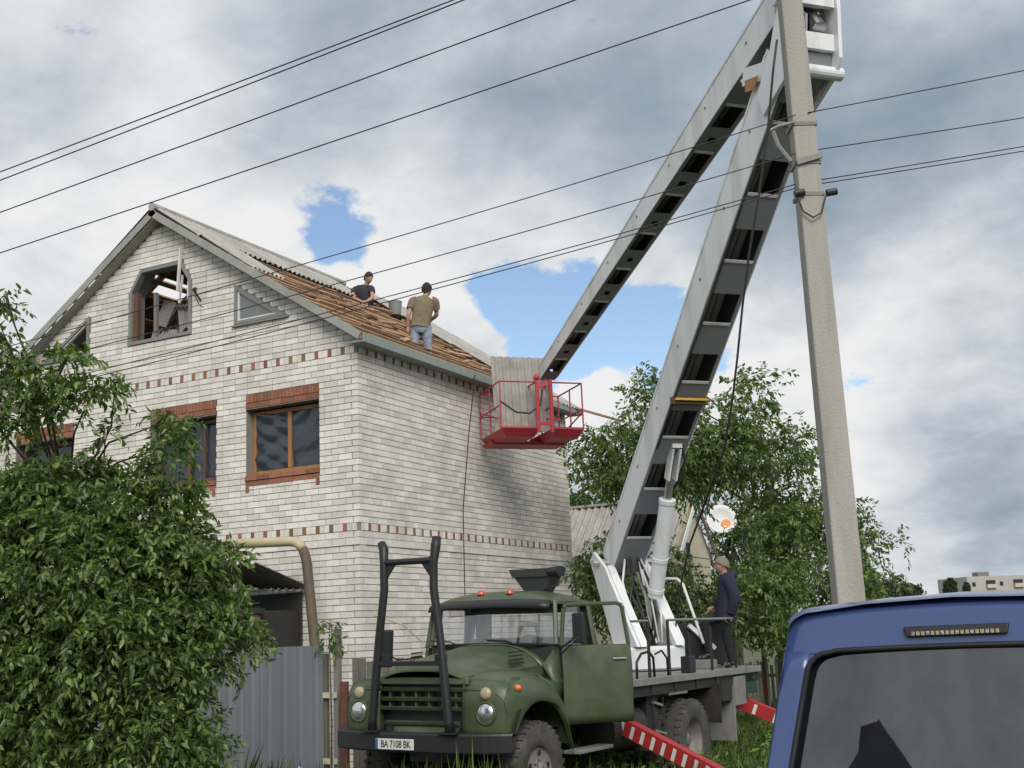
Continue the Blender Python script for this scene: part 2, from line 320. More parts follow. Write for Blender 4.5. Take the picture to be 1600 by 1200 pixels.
# course table (z0, height): plain courses are one-and-a-half bricks, 0.1 m pitch
courses = [(.051+.1*i, .088, 'p') for i in range(34)]+[(3.451, .108, 'j'), (3.571, .090, 'p'), (3.674, .112, 'b')]
courses += [(3.794+.1*i, .088, 'p') for i in range(27)]+[(6.494, .113, 'b')]+[(6.62+.1*i, .088, 'p') for i in range(30)]
bricks = []    # (wall, a0, a1, z0, z1, proud, kind)
def lay(wall, z0, h, kind, row, lo, hi, blocks):
    """bricks along a (distance from the corner) within lo..hi, skipping blocked spans"""
    free = [(lo, hi)]
    for b0, b1 in blocks:
        nf = []
        for s, e in free:
            if b1 <= s or b0 >= e: nf.append((s, e)); continue
            if b0 > s: nf.append((s, b0))
            if b1 < e: nf.append((b1, e))
        free = nf
    segs = []
    if kind == 'b':
        a = lo; k = 0
        while a < hi:
            for w, c in ((.085, 'w'), (.085, 'w'), (.066, 'r')):
                segs.append((a, a+w, c)); a += w+.008
    else:
        a = 0.0; first = True; j = 0
        while a < hi:
            w = .25
            if first: w = .25 if (row % 2 == 0) == (wall == 'g') else .12
            elif random.random() < .07: w = .12
            segs.append((a, a+w, 'w')); a += w+.011; first = False
    for a0, a1, c in segs:
        for s, e in free:
            b0, b1 = max(a0, s), min(a1, e)
            if b1-b0 > .035:
                k = 'r' if c == 'r' else ('h' if kind == 'b' else 'w')
                bricks.append((wall, b0, b1, z0, z0+h, (.018 if kind == 'j' else 0)+random.uniform(-.002, .0025), k))
for row, (z0, h, kind) in enumerate(courses):
    zm = z0+h/2; zz = z0+h
    # gable wall: a = -x
    hi = W if zz < zt(0)-.02 else None
    lo = 0.0
    if hi is None:
        half = (ZA-zz)/SL
        if half < .1: continue
        lo, hi = max(0.0, -XP-half), min(W, -XP+half)
    if kind != 'b' and lo == 0.0 and row % 2 == 1: lo = .131      # odd rows: the side stretcher turns the corner
    if kind == 'b' and lo == 0.0: lo = .06
    bl = []
    for a, b in winrects:
        if ZW0-.17 < zm < 6.08: bl.append((-b-.004, -a+.004))
    for pl in (gablewin, triR, triL):
        s = poly_span(pl, zm)
        if s: bl.append((-s[1]-.004, -s[0]+.004))
    if zm < door[3]: bl.append((-door[1], -door[0]))
    lay('g', z0, h, kind, row, lo, hi, bl)
    if zz < 6.72:
        lo = .131 if (kind != 'b' and row % 2 == 0) else (.06 if kind == 'b' else 0.0)
        lay('s', z0, h, kind, row, lo, LEN, [])
def brick_box(b):
    wall, a0, a1, z0, z1, pr, k = b
    if wall == 'g': return (-a1, -pr, z0), (-a0, .11, z1)
    return (-.11, a0, z0), (pr, a1, z1)
def brick_px(b):
    wall, a0, a1, z0, z1, pr, k = b
    P = (-(a0+a1)/2, 0, (z0+z1)/2) if wall == 'g' else (0, (a0+a1)/2, (z0+z1)/2)
    Q = (-a0, 0, z0) if wall == 'g' else (0, a0, z0); S = (-a1, 0, z1) if wall == 'g' else (0, a1, z1)
    x, y, _ = proj(P); q = proj(Q); s = proj(S); return x, y, abs((q[0]-s[0])*(q[1]-s[1]))
plain = [b for b in bricks if b[6] in 'wh']; accents = [b for b in bricks if b[6] == 'r']
def score(b):
    x, y, A = brick_px(b)
    if b[6] != 'w' or not (395 < x < 700 and 560 < y < 1000): return -1
    if x < 505 and y > 850: return -1
    if b[0] == 's' and x > 590 and y > 840: return -1
    return A
plain.sort(key=score, reverse=True)
single, mass = plain[:290], plain[290:]
unit = MB(); unit.box((0, 0, 0), (1, 1, 1)); ume = bpy.data.meshes.new('brick'); ume.from_pydata(unit.v, [], unit.f); ume.materials.append(m_brick)
def unit_obj(name, b, mat=None, me=ume, par=None):
    a, c = brick_box(b); o = bpy.data.objects.new(name, me); sc.collection.objects.link(o); o.parent = par
    o.location = a; o.scale = (c[0]-a[0], c[1]-a[1], c[2]-a[2]); return o
for b in single: unit_obj('brick', b, par=wall_g if b[0] == 'g' else wall_s)
rme = bpy.data.meshes.new('accent_brick'); rme.from_pydata(unit.v, [], unit.f); rme.materials.append(m_red)
ome = bpy.data.meshes.new('accent_brick'); ome.from_pydata(unit.v, [], unit.f); ome.materials.append(m_ochre)
for i, b in enumerate(accents): unit_obj('accent_brick', b, me=ome if random.random() < .3 else rme, par=wall_g if b[0] == 'g' else wall_s)
for wl_, par in (('g', wall_g), ('s', wall_s)):
    mb = MB()
    for b in mass:
        if b[0] == wl_: mb.box(*brick_box(b))
    me = bpy.data.meshes.new('brick_courses'); me.from_pydata(mb.v, [], mb.f); o = link('brick_courses', me, m_brick, par); o['kind'] = 'stuff'
# ---- upper-storey windows with red lintels, sills, timber frames and film
def crumpled(x0, x1, z0, z1, y, nx=26, nz=30, amp=.03, seed=0):
    r = random.Random(seed); waves = [(r.uniform(-4, 4), r.uniform(2, 9), r.uniform(0, 6), r.uniform(.2, 1)) for _ in range(9)]
    rows = []
    for j in range(nz+1):
        row = []
        for i in range(nx+1):
            x = x0+(x1-x0)*i/nx; z = z0+(z1-z0)*j/nz
            d = sum(a*abs(math.sin(kx*x*2+kz*z*1.3+p)) for kx, kz, p, a in waves)/4
            row.append((x, y-d*amp+r.uniform(-.002, .002), z))
        rows.append(row)
    return rows
for k, (a, b) in enumerate(winrects):
    w = empty('window', (0, 0, 0)); w.parent = house
    mb = MB(); n = int((b-a)/.073); p = (b-a)/n
    for i in range(n):
        if k == 0 or True: mb.box((a+i*p+.004, -.006+random.uniform(-.003, .003), 5.945), (a+(i+1)*p-.005, .11, 6.077))
    n2 = 6; p = (b-a)/n2
    for i in range(n2): mb.box((a+i*p+.004, -.012+random.uniform(-.003, .003), 5.848), (a+(i+1)*p-.006, .10, 5.933))
    mb.build('lintel', m_red, w)
    mb = MB(); mb.box((a+.002, -.008, 5.828), (b-.002, .30, 5.842)); mb.build('lintel_angle', m_woodgrey, w)
    mb = MB()
    for zz, pr in ((4.55, .012), (4.635, .03)):
        n3 = 6; p = (b-a)/n3
        for i in range(n3): mb.box((a+i*p+.004, -pr+random.uniform(-.003, .003), zz+.004), (a+(i+1)*p-.006, .2, zz+.078))
    for xx in (a+.002, b-.068): mb.box((xx, -.010, 4.45), (xx+.066, .05, 4.545))
    mb.build('sill', m_red, w)
    mb = MB(); yF = .16
    mb.box((a+.004, yF, 4.72), (a+.075, yF+.07, 5.80)); mb.box((b-.075, yF, 4.72), (b-.004, yF+.07, 5.80)); mb.box((a+.08, yF, 4.722), (b-.08, yF+.07, 4.80)); mb.box((a+.08, yF, 5.735), (b-.08, yF+.07, 5.80))
    mb.build('frame', m_wood if k == 0 else m_wooddark, w, bevel=.006)
    mb = MB(); xm = a+(b-a)*(.52 if k == 0 else .5); mb.box((xm-.035, yF-.005, 4.802), (xm+.035, yF+.06, 5.733))
    if k == 1: mb.box((xm+.33, yF, 4.802), (xm+.355, yF+.05, 5.733))
    mb.build('mullion', m_wood if k == 0 else m_wooddark, w, bevel=.006)
    for i, (x0, x1) in enumerate(((a+.06, xm), (xm, b-.06))):
        mb = MB(); mb.grid(crumpled(x0, x1, 4.78, 5.76, yF+.085, seed=k*5+i, amp=.075 if k == 0 else .02)); mb.build('film_pane', m_film, w, smooth=True)
# ---- gable window: grey frame, post, attic debris behind
w = empty('window', (0, 0, 0)); w.parent = house
mb = MB()
def ringframe(mb, poly, width, y0, y1):
    k = len(poly); cx = sum(p[0] for p in poly)/k; cz = sum(p[1] for p in poly)/k; inner = []
    for i in range(k):
        p0, p1, p2 = Vector(poly[i-1]), Vector(poly[i]), Vector(poly[(i+1) % k])
        d1, d2 = (p1-p0).normalized(), (p2-p1).normalized(); n1, n2 = Vector((-d1.y, d1.x)), Vector((-d2.y, d2.x))
        c = Vector((cx, cz))
        if n1.dot(c-p1) < 0: n1 = -n1
        if n2.dot(c-p1) < 0: n2 = -n2
        bis = (n1+n2); bis = bis/bis.dot(n1); inner.append(p1+bis*width)
    for i in range(k):
        j = (i+1) % k; a, b, c, d = poly[i], poly[j], inner[j], inner[i]
        mb.hexa([(a[0], y0, a[1]), (b[0], y0, b[1]), (c[0], y0, c[1]), (d[0], y0, d[1]), (a[0], y1, a[1]), (b[0], y1, b[1]), (c[0], y1, c[1]), (d[0], y1, d[1])])
    return inner
shr = lambda poly, e: [(p[0]+(XPc-p[0])*e, p[1]+(zc-p[1])*e) for p in poly for XPc, zc in [(sum(q[0] for q in poly)/len(poly), sum(q[1] for q in poly)/len(poly))]]
ringframe(mb, shr(gablewin, .005), .06, -.025, .10); mb.build('frame', m_woodframe, w)
mb = MB(); mb.box((-4.86, .03, 7.385), (-4.76, .12, 8.30)); mb.build('jamb_board', m_wooddark, w)
mb = MB(); mb.bar((-4.36, .10, 7.385), (-4.40, .12, 8.25), .07, .06); mb.build('post', m_woodgrey, w)
mb = MB(); mb.bar((-3.74, -.045, 8.14), (-3.66, -.075, 8.90), .055, .03); mb.build('loose_board', m_white, w)
mb = MB(); mb.bar((-3.80, .06, 7.95), (-3.72, .05, 8.45), .03, .03); mb.bar((-3.60, .06, 8.0), (-3.58, .05, 8.42), .03, .03); mb.build('glazing_bar', m_white, w)
for poly, nm in ((triR, 1), (triL, 2)):
    t = empty('window', (0, 0, 0)); t.parent = house
    mb = MB(); inn = ringframe(mb, shr(poly, .01), .055, -.02, .09); mb.build('frame', m_woodframe, t)
    mb = MB(); inn2 = ringframe(mb, [tuple(p) for p in inn], .028, .01, .06); mb.build('sash', m_white, t)
    if nm == 1:
        mb = MB(); mb.prism([(p[0], .04, p[1]) for p in inn2], (0, .006, 0)); mb.build('pane', M('dusty_glass', (.17, .18, .18), .25, .15, 5, spec=.6), t)
    mb = MB(); lowx = [p[0] for p in poly]; mb.box((min(lowx)-.03, -.05, 7.285), (max(lowx)+.03, .03, 7.315)); mb.build('sill', m_woodframe, t)
# ---- roof timbers and slate sheets
roof = empty('roof', (0, 0, 0)); roof.parent = house
ZR = 9.70; EX = .27; Y0, Y1 = -.22, 8.05
def rp(side, s, y, lift=0.0):
    """point on a roof slope: s metres down from the ridge, side +1 right / -1 left"""
    c = math.cos(math.atan(SL)); sn = math.sin(math.atan(SL))
    return Vector((XP+side*(s*c+lift*sn), y, ZR-s*sn+lift*c))
SLEN = (EX-XP)/math.cos(math.atan(SL))
for side in (1, -1):
    for i in range(9):
        y = .06+i*.955; mb = MB(); up = (rp(side, 0, 0, 1)-rp(side, 0, 0))
        mb.bar(rp(side, .02, y, -.14), rp(side, SLEN-.12, y, -.14), .05, .12, up=up); mb.build('rafter', m_batten, roof)
    nb = 17
    for i in range(nb):
        s = .12+i*(SLEN-.2)/(nb-1); mb = MB()
        if side == 1:
            cuts = [Y0+.02, Y1-.02]
            if i in (3, 5, 7, 8, 10, 11, 13): cuts = [Y0+.02, random.uniform(2, 5), None, random.uniform(5.2, 6), Y1-.02]
            up = (rp(side, 0, 0, 1)-rp(side, 0, 0)); jit = lambda: random.uniform(-.025, .03)
            segs = [(cuts[0], cuts[1])] if len(cuts) == 2 else [(cuts[0], cuts[1]), (cuts[3], cuts[4])]
            for ya, yb in segs: MB().bar(rp(side, s+jit(), ya, -.045+jit()*.4), rp(side, s+jit(), yb, -.045+jit()*.4), .085, .045, up=up).build('batten', m_batten, roof)
            continue
        else:
            up = (rp(side, 0, 0, 1)-rp(side, 0, 0)); mb.bar(rp(side, s, Y0+.02, -.045), rp(side, s, Y1-.02, -.045), .10, .05, up=up)
        mb.build('batten', m_batten, roof)
# patches of boarding and clay left between the rafters on the stripped slope
mb = MB()
for i in range(8):
    y0 = .06+i*.955+.05
    for s0 in np.arange(1.6, SLEN-.4, .42):
        if random.random() < .30: continue
        L_ = random.uniform(.3, .41); up = rp(1, 0, 0, 1)-rp(1, 0, 0); dl = random.uniform(-.13, -.10)
        mb.bar(rp(1, s0, y0+.42, dl), rp(1, s0+L_, y0+.42+random.uniform(-.02, .02), dl+random.uniform(-.02, .02)), random.uniform(.6, .82), .02, up=up)
mb.build('boarding', m_boarding, roof)
mb = MB()
for _ in range(46):
    y = random.uniform(.4, 6.5); s = random.uniform(1.8, SLEN-.5); a = random.uniform(-.5, .5)
    up = rp(1, 0, 0, 1)-rp(1, 0, 0); mb.bar(rp(1, s, y, .0), rp(1, s+a*.4, y+random.uniform(.3, 1.2), random.uniform(0, .05)), random.uniform(.05, .12), .025, up=up)
o = mb.build('loose_offcuts', m_batten, roof); o['kind'] = 'stuff'
def sheet_mesh(wid=1.13, ln=1.75, waves=8, amp=.022, th=.007):
    mb = MB(); n = waves*8; top = []; bot = []
    for i in range(n+1):
        u = -wid/2+wid*i/n; z = amp*math.sin(2*math.pi*i/8)
        top.append((u, z))
    rows = [[(u, 0, z+th) for u, z in top], [(u, ln, z+th) for u, z in top]]
    mb.grid(rows); mb.grid([[(u, ln, z) for u, z in top], [(u, 0, z) for u, z in top]])
    mb.grid([[(u, 0, z) for u, z in top], [(u, 0, z+th) for u, z in top]]); mb.grid([[(u, ln, z+th) for u, z in top], [(u, ln, z) for u, z in top]])
    me = bpy.data.meshes.new('slate_sheet'); me.from_pydata(mb.v, [], mb.f); me.materials.append(m_slate); me.polygons.foreach_set('use_smooth', [False]*len(me.polygons)); return me
SHEET = sheet_mesh()
def put_sheet(side, s, y, lift=0.02, ln=1.0, wd=1.0, tilt=0.0, me=SHEET):
    """lay a sheet with its upper edge s below the ridge, centred at y"""
    o = bpy.data.objects.new('slate_sheet', me); sc.collection.objects.link(o); o.parent = roof
    p = rp(side, s, y, lift); q = rp(side, s+1, y, lift-.022); dv = (q-p).normalized(); xv = Vector((0, 1, 0)) if side == -1 else Vector((0, -1, 0)); xv = (Matrix.Rotation(tilt, 3, rp(side, 0, 0, 1)-rp(side, 0, 0)) @ xv)
    zv = xv.cross(dv); dv = zv.cross(xv)
    o.matrix_local = Matrix(((xv.x*wd, dv.x*ln, zv.x, p.x), (xv.y*wd, dv.y*ln, zv.y, p.y), (xv.z*wd, dv.z*ln, zv.z, p.z), (0, 0, 0, 1)))
    return o
cols = [Y0+.56+i*1.03 for i in range(8)]
for i in range(5): put_sheet(1, .02, cols[i], .035, ln=.70)                    # course under the ridge
put_sheet(1, 1.0, cols[0]-.0, .02, ln=.92, wd=.80)
for i in (6, 7):
    for s in (.02, 1.5, 2.95): put_sheet(1, s, cols[i]+.03, .05-.009*s, ln=.95 if s < 2.5 else 1.0)
put_sheet(1, SLEN-1.70, cols[7]+.03, .012); put_sheet(1, SLEN-1.72, cols[6]+.03, .012); put_sheet(1, SLEN-.62, cols[5]+.35, .014, ln=.36)
for i in range(8):                                                             # left slope, holed behind the gable window
    for r_, s in enumerate((.02, 1.55, 3.05)):
        if r_ == 0 and i in (1, 2, 3): continue
        if r_ == 2 and i in (0, 1): continue
        if r_ == 1 and i == 0: continue
        if r_ == 1 and i in (1, 2, 3): s = 1.98
        put_sheet(-1, s, cols[i], .045-.008*r_, ln=.95)
    put_sheet(-1, SLEN-1.0, cols[i], .012, ln=.60)
mb = MB(); mb.tube([(XP, Y0-.03, ZR+.035), (XP, 5.6, ZR+.035)], .075, 12); mb.build('ridge_cap', m_slate, roof, smooth=False)
mb = MB(); mb.box((XP-.03, Y0, ZR-.22), (XP+.03, Y1, ZR-.07)); mb.build('ridge_beam', m_batten, roof)
for side in (1, -1):                                                           # barge boards at both gable ends, fascia and soffit at the eaves
    up = rp(side, 0, 0, 1)-rp(side, 0, 0)
    for y in (Y0-.012, Y1+.012):
        mb = MB(); mb.bar(rp(side, -.02, y, -.075), rp(side, SLEN-.02, y, -.075), .024, .125, up=up); mb.build('barge_board', m_bargeg, roof)
    mb = MB(); mb.bar(rp(side, .03, -.105, -.150), rp(side, SLEN-.1, -.105, -.150), .20, .015, up=up); mb.build('verge_soffit', m_bargeg, roof)
    e0 = rp(side, SLEN, 0)
    mb = MB(); mb.box((e0.x-side*.012, Y0, e0.z-.155), (e0.x+side*.014, Y1, e0.z-.03)); mb.build('fascia', m_fascia, roof)
    mb = MB(); mb.box((side*.0+(.012 if side == 1 else -W-.012), Y0, e0.z-.150), (e0.x-side*.016, Y1, e0.z-.130)); mb.build('soffit', m_fascia, roof)
mb = MB(); mb.bar((.24, 7.7, 6.72), (.95, 8.6, 6.47), .05, .04); mb.build('loose_board', m_batten, roof)
bx = MB().lathe((0, 0, 0), (0, 0, 1), [(.001, 0), (.12, 0), (.15, .30), (.155, .30), (.14, .29), (.11, .02)], 16).build('bucket', m_deck); bx.location = rp(1, 1.5, 5.75, -.02); tag(bx, 'small dark bucket standing on the roof battens near the ridge', 'bucket')
# debris heaped in the attic behind the gable window
deb = empty('debris', (-4.2, .8, 6.6)); tag(deb, 'broken slate and boards heaped behind the gable window opening', 'debris')
def shard(x, y, z, rx, ry, rz, sx, sy):
    o = bpy.data.objects.new('slate_piece', SHEET); sc.collection.objects.link(o); o.parent = deb
    o.location = (x, y, z); o.rotation_euler = (rx, ry, rz); o.scale = (sx, sy, 1)
shard(.36, -.22, 1.02, 1.25, -.25, .30, .62, .36); shard(-.55, -.20, 1.20, 1.35, .35, -.2, .32, .28); shard(-.50, -.22, .80, 1.3, .1, .2, .45, .2)
shard(.05, .05, 1.25, 1.2, .5, .5, .5, .3); shard(.55, .1, 1.3, 1.1, -.6, .1, .4, .28); shard(-.1, -.1, .8, 1.2, 0, -.3, .5, .25)
for i in range(8): shard(random.uniform(-.6, .6), random.uniform(.1, .9), random.uniform(.9, 1.5), random.uniform(.8, 1.4), random.uniform(-.6, .6), random.uniform(-.6, .6), random.uniform(.3, .5), random.uniform(.18, .3))
for p, q, w_, h_ in (((-.62, -.15, 1.05), (-.05, -.12, 1.62), .10, .03), ((-.2, -.28, .92), (.55, -.30, 1.02), .04, .05), ((-.15, -.25, 1.5), (.35, -.2, 1.42), .05, .03), ((.15, -.32, .78), (.70, -.28, 1.18), .05, .03), ((-.12, -.3, .72), (.2, -.3, 1.02), .11, .03), ((.1, .1, 1.5), (.6, .3, 1.72), .16, .08), ((-.3, .0, 1.45), (.1, .1, 1.72), .07, .04), ((.0, .15, 1.62), (.35, .2, 1.62), .2, .12)):
    MB().bar(p, q, w_, h_).build('broken_board', random.choice([m_woodgrey, m_wooddark, m_batten]), deb)
for i in range(12):
    p = Vector((random.uniform(-.7, .7), random.uniform(.0, .8), random.uniform(.7, 1.6))); q = p+Vector((random.uniform(-.6, .6), random.uniform(-.2, .4), random.uniform(-.5, .35)))
    MB().bar(p, q, random.uniform(.04, .11), random.uniform(.02, .05)).build('broken_board', random.choice([m_wooddark, m_woodgrey, m_wooddark]), deb)
r0 = rng.normal(size=(11, 11))
MB().grid([[(-.95+1.9*i/10, -.25+1.6*j/10, .85+.09*r0[i, j]+.25*j/10) for i in range(11)] for j in range(11)]).build('rubble', m_attic, deb)
MB().box((-.8, -.3, .005), (.8, 1.2, .6)).build('rubble_base', m_dark, deb)
for s_, w_ in ((1.05, .34), (1.95, .42)):       # planks still nailed to the far slope
    MB().bar(rp(-1, s_, .4, -.12), rp(-1, s_, 5.5, -.12), w_, .03, up=rp(-1, 0, 0, 1)-rp(-1, 0, 0)).build('plank', m_wooddark, roof)
# antenna bracket beside the gable window
br = empty('wire_bracket', (-3.2, 0, 8.0)); tag(br, 'rusty steel wire bracket on the gable beside the attic window', 'bracket')
mb = MB(); mb.bar((-.22, 0.0, .12), (.10, -.30, .02), .05, .02); mb.bar((-.05, .0, -.12), (-.05, -.16, .03), .03, .02); mb.build('arm', m_rust, br)
mb = MB(); mb.tube([(.02, -.2, .03), (.06, -.25, -.12), (.0, -.1, -.22), (.1, -.1, -.28)], .008, 5); mb.build('dangling_wire', m_cable, br)

# ================================================================== LIFT TRUCK
TH = R(4.9); TO = Vector((3.46, -3.03, .02))
truck = empty('lift_truck', TO, (R(-1.1), 0, R(-94.9)))
tag(truck, 'old dark green bonneted truck with grey articulated aerial lift and open door', 'truck')
TM = Matrix.Translation(TO) @ Matrix.Rotation(R(-94.9), 4, 'Z') @ Matrix.Rotation(R(-1.1), 4, 'X'); TI = TM.inverted()
tw = lambda p: TI @ Vector(p)                                   # world -> truck
def tp(name, mat, par=truck, **k):                              # decorator-like finisher
    return lambda mb: mb.build(name, mat, par, **k)
# ---- wheels: x forward, y left, z up; front axle at x=0
def make_wheel(name, c, sgn, dish):
    w = empty(name, c); w.parent = truck
    ax = (0, sgn, 0); r = .52
    mb = MB(); mb.lathe((0, 0, 0), ax, [(.265, -.13), (.34, -.135), (.46, -.135), (.505, -.115), (.52, -.09), (.52, .09), (.505, .115), (.46, .135), (.34, .135), (.28, .125), (.265, .11)], 40)
    mb.build('tyre', m_rubber, w, smooth=True)
    mb = MB()
    for k in range(34):
        a = 2*math.pi*k/34
        for s in (-1, 1):
            a2 = a+s*.045; p = Vector((math.cos(a2)*.522, s*.062, math.sin(a2)*.522)); q = Vector((math.cos(a2+.03)*.508, s*.122, math.sin(a2+.03)*.508))
            mb.bar(p, q, .048, .03, up=Vector((math.cos(a2), 0, math.sin(a2))))
    o = mb.build('tread', m_rubber, w); o['kind'] = 'stuff'
    mb = MB(); d = dish
    mb.lathe((0, 0, 0), ax, [(.27, -.12), (.275, .12), (.285, .125), (.285, .115), (.265, .10), (.255, d*.5+.03), (.21, d+.0), (.15, d+.012), (.10, d+.012), (.095, d+.07), (.06, d+.085), (.001, d+.085)], 36)
    mb.build('rim', m_rim, w, smooth=True)
    mb = MB()
    for k in range(8):
        a = 2*math.pi*k/8; p = Vector((math.cos(a)*.125, sgn*(d+.01), math.sin(a)*.125)); mb.tube([p, p+Vector((0, sgn*.03, 0))], .014, 6)
    o = mb.build('wheel_nuts', m_rim, w); o['kind'] = 'stuff'
    mb = MB()
    for k in range(5):
        a = 2*math.pi*(k+.3)/5; p = Vector((math.cos(a)*.195, sgn*(d+.0125), math.sin(a)*.195)); mb.lathe(p, (0, sgn, 0), [(.001, .004), (.033, .004)], 12)
    o = mb.build('hand_holes', m_black, w); o['kind'] = 'stuff'
for sgn in (1, -1):
    make_wheel('wheel', (0, sgn*.90, .51), sgn, .09)
    make_wheel('wheel', (-3.8, sgn*1.04, .51), sgn, -.06)
    make_wheel('wheel', (-3.8, sgn*.74, .51), sgn, -.06)
# ---- chassis
for s in (-.42, .42): MB().box((-6.3, s-.04, .78), (.82, s+.04, 1.02)).build('chassis_rail', m_under, truck)
MB().tube([(0, -.8, .5), (0, .8, .5)], .07, 10).build('front_axle', m_under, truck)
MB().lathe((-3.8, 0, .52), (0, 1, 0), [(.001, -.22), (.2, -.12), (.22, 0), (.2, .12), (.1, .25), (.09, .8)], 16).build('rear_axle', m_under, truck, smooth=True)
MB().box((-1.0, -.35, .62), (.55, .35, 1.2)).build('engine', m_under, truck)
# ---- bumper with swept ends
def bump_pts(y): return 1.04-.24*(abs(y)/1.18)**3.2
rows = []
ys = [-1.18+2.36*i/24 for i in range(25)]
outer = [[(bump_pts(y), y, z) for y in ys] for z in (.775, .80, .95, .975)]
mb = MB(); mb.grid([[(bump_pts(y)-.05, y, .775) for y in ys]]+[[(bump_pts(y)-.008, y, .775) for y in ys], [(bump_pts(y), y, .79) for y in ys], [(bump_pts(y), y, .955) for y in ys], [(bump_pts(y)-.008, y, .972) for y in ys], [(bump_pts(y)-.13, y, .972) for y in ys], [(bump_pts(y)-.13, y, .93) for y in ys]])
mb.build('bumper', m_black, truck, solid=.006)
# ---- number plate with its characters
pl = MB().box((1.047, -.43, .80), (1.055, .09, .912)).build('number_plate', M('plate_white', (.66, .66, .62), .5, .05, 20), truck, bevel=.003)
MB().box((1.0555, -.43, .802), (1.0565, -.395, .910)).build('blue_band', M('plate_blue', (.03, .12, .35), .5, .05, 20), pl)
fc = bpy.data.curves.new('plate_characters', 'FONT'); fc.body = 'BA 7108 BK'; fc.size = .105; fc.align_x = 'CENTER'; fc.align_y = 'CENTER'; fc.extrude = .0008; fc.offset = .0012; fc.space_character = .96
_t = bpy.data.objects.new('tmp_text', fc); sc.collection.objects.link(_t); _me = bpy.data.meshes.new_from_object(_t.evaluated_get(bpy.context.evaluated_depsgraph_get())); bpy.data.objects.remove(_t)
_me.materials.clear(); fo = link('plate_characters', _me, m_black, pl)
fo.matrix_local = Matrix(((0, 0, 1, 1.0565), (1, 0, 0, -.152), (0, 1, 0, .855), (0, 0, 0, 1))) @ Matrix.Diagonal((.80, 1.0, 1.0, 1.0))
# ---- front clip: fenders, grille panel, hood
def fender(s):
    """mudguard shell lofted over the front wheel: x-z profile swept across y"""
    ny = [.56, .70, .86, .99, 1.06, 1.085, 1.08]
    dz = [.0, .0, -.012, -.05, -.11, -.20, -.30]
    prof = []
    top = [(.80, 1.40), (.74, 1.50), (.62, 1.565), (.40, 1.60), (.15, 1.60), (-.10, 1.575), (-.30, 1.50), (-.45, 1.36), (-.55, 1.16), (-.62, .92), (-.68, .74)]
    rows = []
    for y, d in zip(ny, dz):
        row = []
        for i, (x, z) in enumerate(top):
            t = max(0, min(1, (y-.9)/.2)); cx, cz = .02, .62      # outer edge shrinks towards the wheel arch
            f = 1-.04*t
            row.append((cx+(x-cx)*f, s*y, cz+(z-cz)*f+d*(1.0 if 1 <= i <= 6 else .55)))
        rows.append(row)
    # arch flange
    arch = []
    for i, (x, z) in enumerate(top):
        a = math.radians(8+(172-8)*i/(len(top)-1)); arch.append((.0+.66*math.cos(a)*(.93 if i < 5 else 1.0), s*1.075, .62+.66*math.sin(a)))
    rows.append(arch); rows.append([(x*.96, s*1.03, .62+(z-.62)*.96) for x, _, z in arch])
    return rows
for s in (1, -1):
    fd = MB().grid(fender(s)).build('fender', m_green, truck, smooth=True, solid=.012, sub=1)
    # front face of the fender carrying the lamps
    face = []
    for j, z in enumerate((.90, 1.0, 1.12, 1.25, 1.36, 1.45, 1.52)):
        row = []
        for i, y in enumerate((.56, .66, .78, .90, 1.0, 1.055, 1.075)):
            x = .81-.05*max(0, (y-.85)/.22)**2*1.2-.10*max(0, (z-1.33)/.19)**2-.03*max(0, (1.0-z)/.1)
            row.append((x, s*y, z-.05*max(0, (y-.85)/.22)**2*(1 if z > 1.3 else 0)))
        face.append(row)
    MB().grid(face).build('fender_front', m_green, truck, smooth=True, solid=.012)
    # outer skirt between the lamp face and the wheel arch
    MB().grid([[(.745, s*1.076, .90), (.66, s*1.082, .86)], [(.75, s*1.078, 1.1), (.58, s*1.084, 1.02)], [(.75, s*1.07, 1.3), (.46, s*1.08, 1.18)], [(.70, s*1.04, 1.44), (.40, s*1.065, 1.35)], [(.60, s*.97, 1.525), (.35, s*1.0, 1.53)]]).build('fender_skirt', m_green, truck, smooth=True, solid=.012)
    hl = empty('headlight', (.79, s*.86, 1.175)); hl.parent = truck
    MB().lathe((0, 0, 0), (1, 0, 0), [(.125, .0), (.128, .028), (.113, .038), (.104, .034), (.104, .0)], 28).build('bezel', m_green if s > 0 else m_green, hl, smooth=True)
    MB().lathe((0, 0, 0), (1, 0, 0), [(.103, .028), (.085, .045), (.05, .056), (.001, .060)], 24).build('lens', m_lens, hl, smooth=True)
    ts = MB().lathe((.785, s*.86, 1.375), (1, 0, .08), [(.066, 0), (.066, .03), (.055, .045), (.03, .054), (.001, .056)], 20).build('turn_signal', m_pale, truck, smooth=True)
mk = MB().lathe((.50, 1.065, 1.42), (.1, 1, .05), [(.036, -.02), (.036, .02), (.026, .04), (.001, .046)], 14).build('side_marker', m_amber, truck, smooth=True)
for s in (1, -1):
    MB().grid([[(.76, s*.585, 1.42), (.30, s*.62, 1.42), (-.20, s*.66, 1.40), (-.60, s*.72, 1.38)], [(.76, s*.565, 1.545), (.30, s*.648, 1.58), (-.20, s*.722, 1.605), (-.60, s*.80, 1.63)]]).build('bonnet_side', m_green, truck, solid=.01)
    MB().grid([[(-.18, s*.70, 1.56), (-.40, s*.74, 1.50), (-.66, s*.80, 1.48)], [(-.20, s*.90, 1.53), (-.42, s*.95, 1.42), (-.66, s*.962, 1.42)], [(-.42, s*1.0, 1.30), (-.52, s*.985, 1.20), (-.66, s*.965, 1.15)]]).build('fender_fillet', m_green, truck, smooth=True, solid=.012)
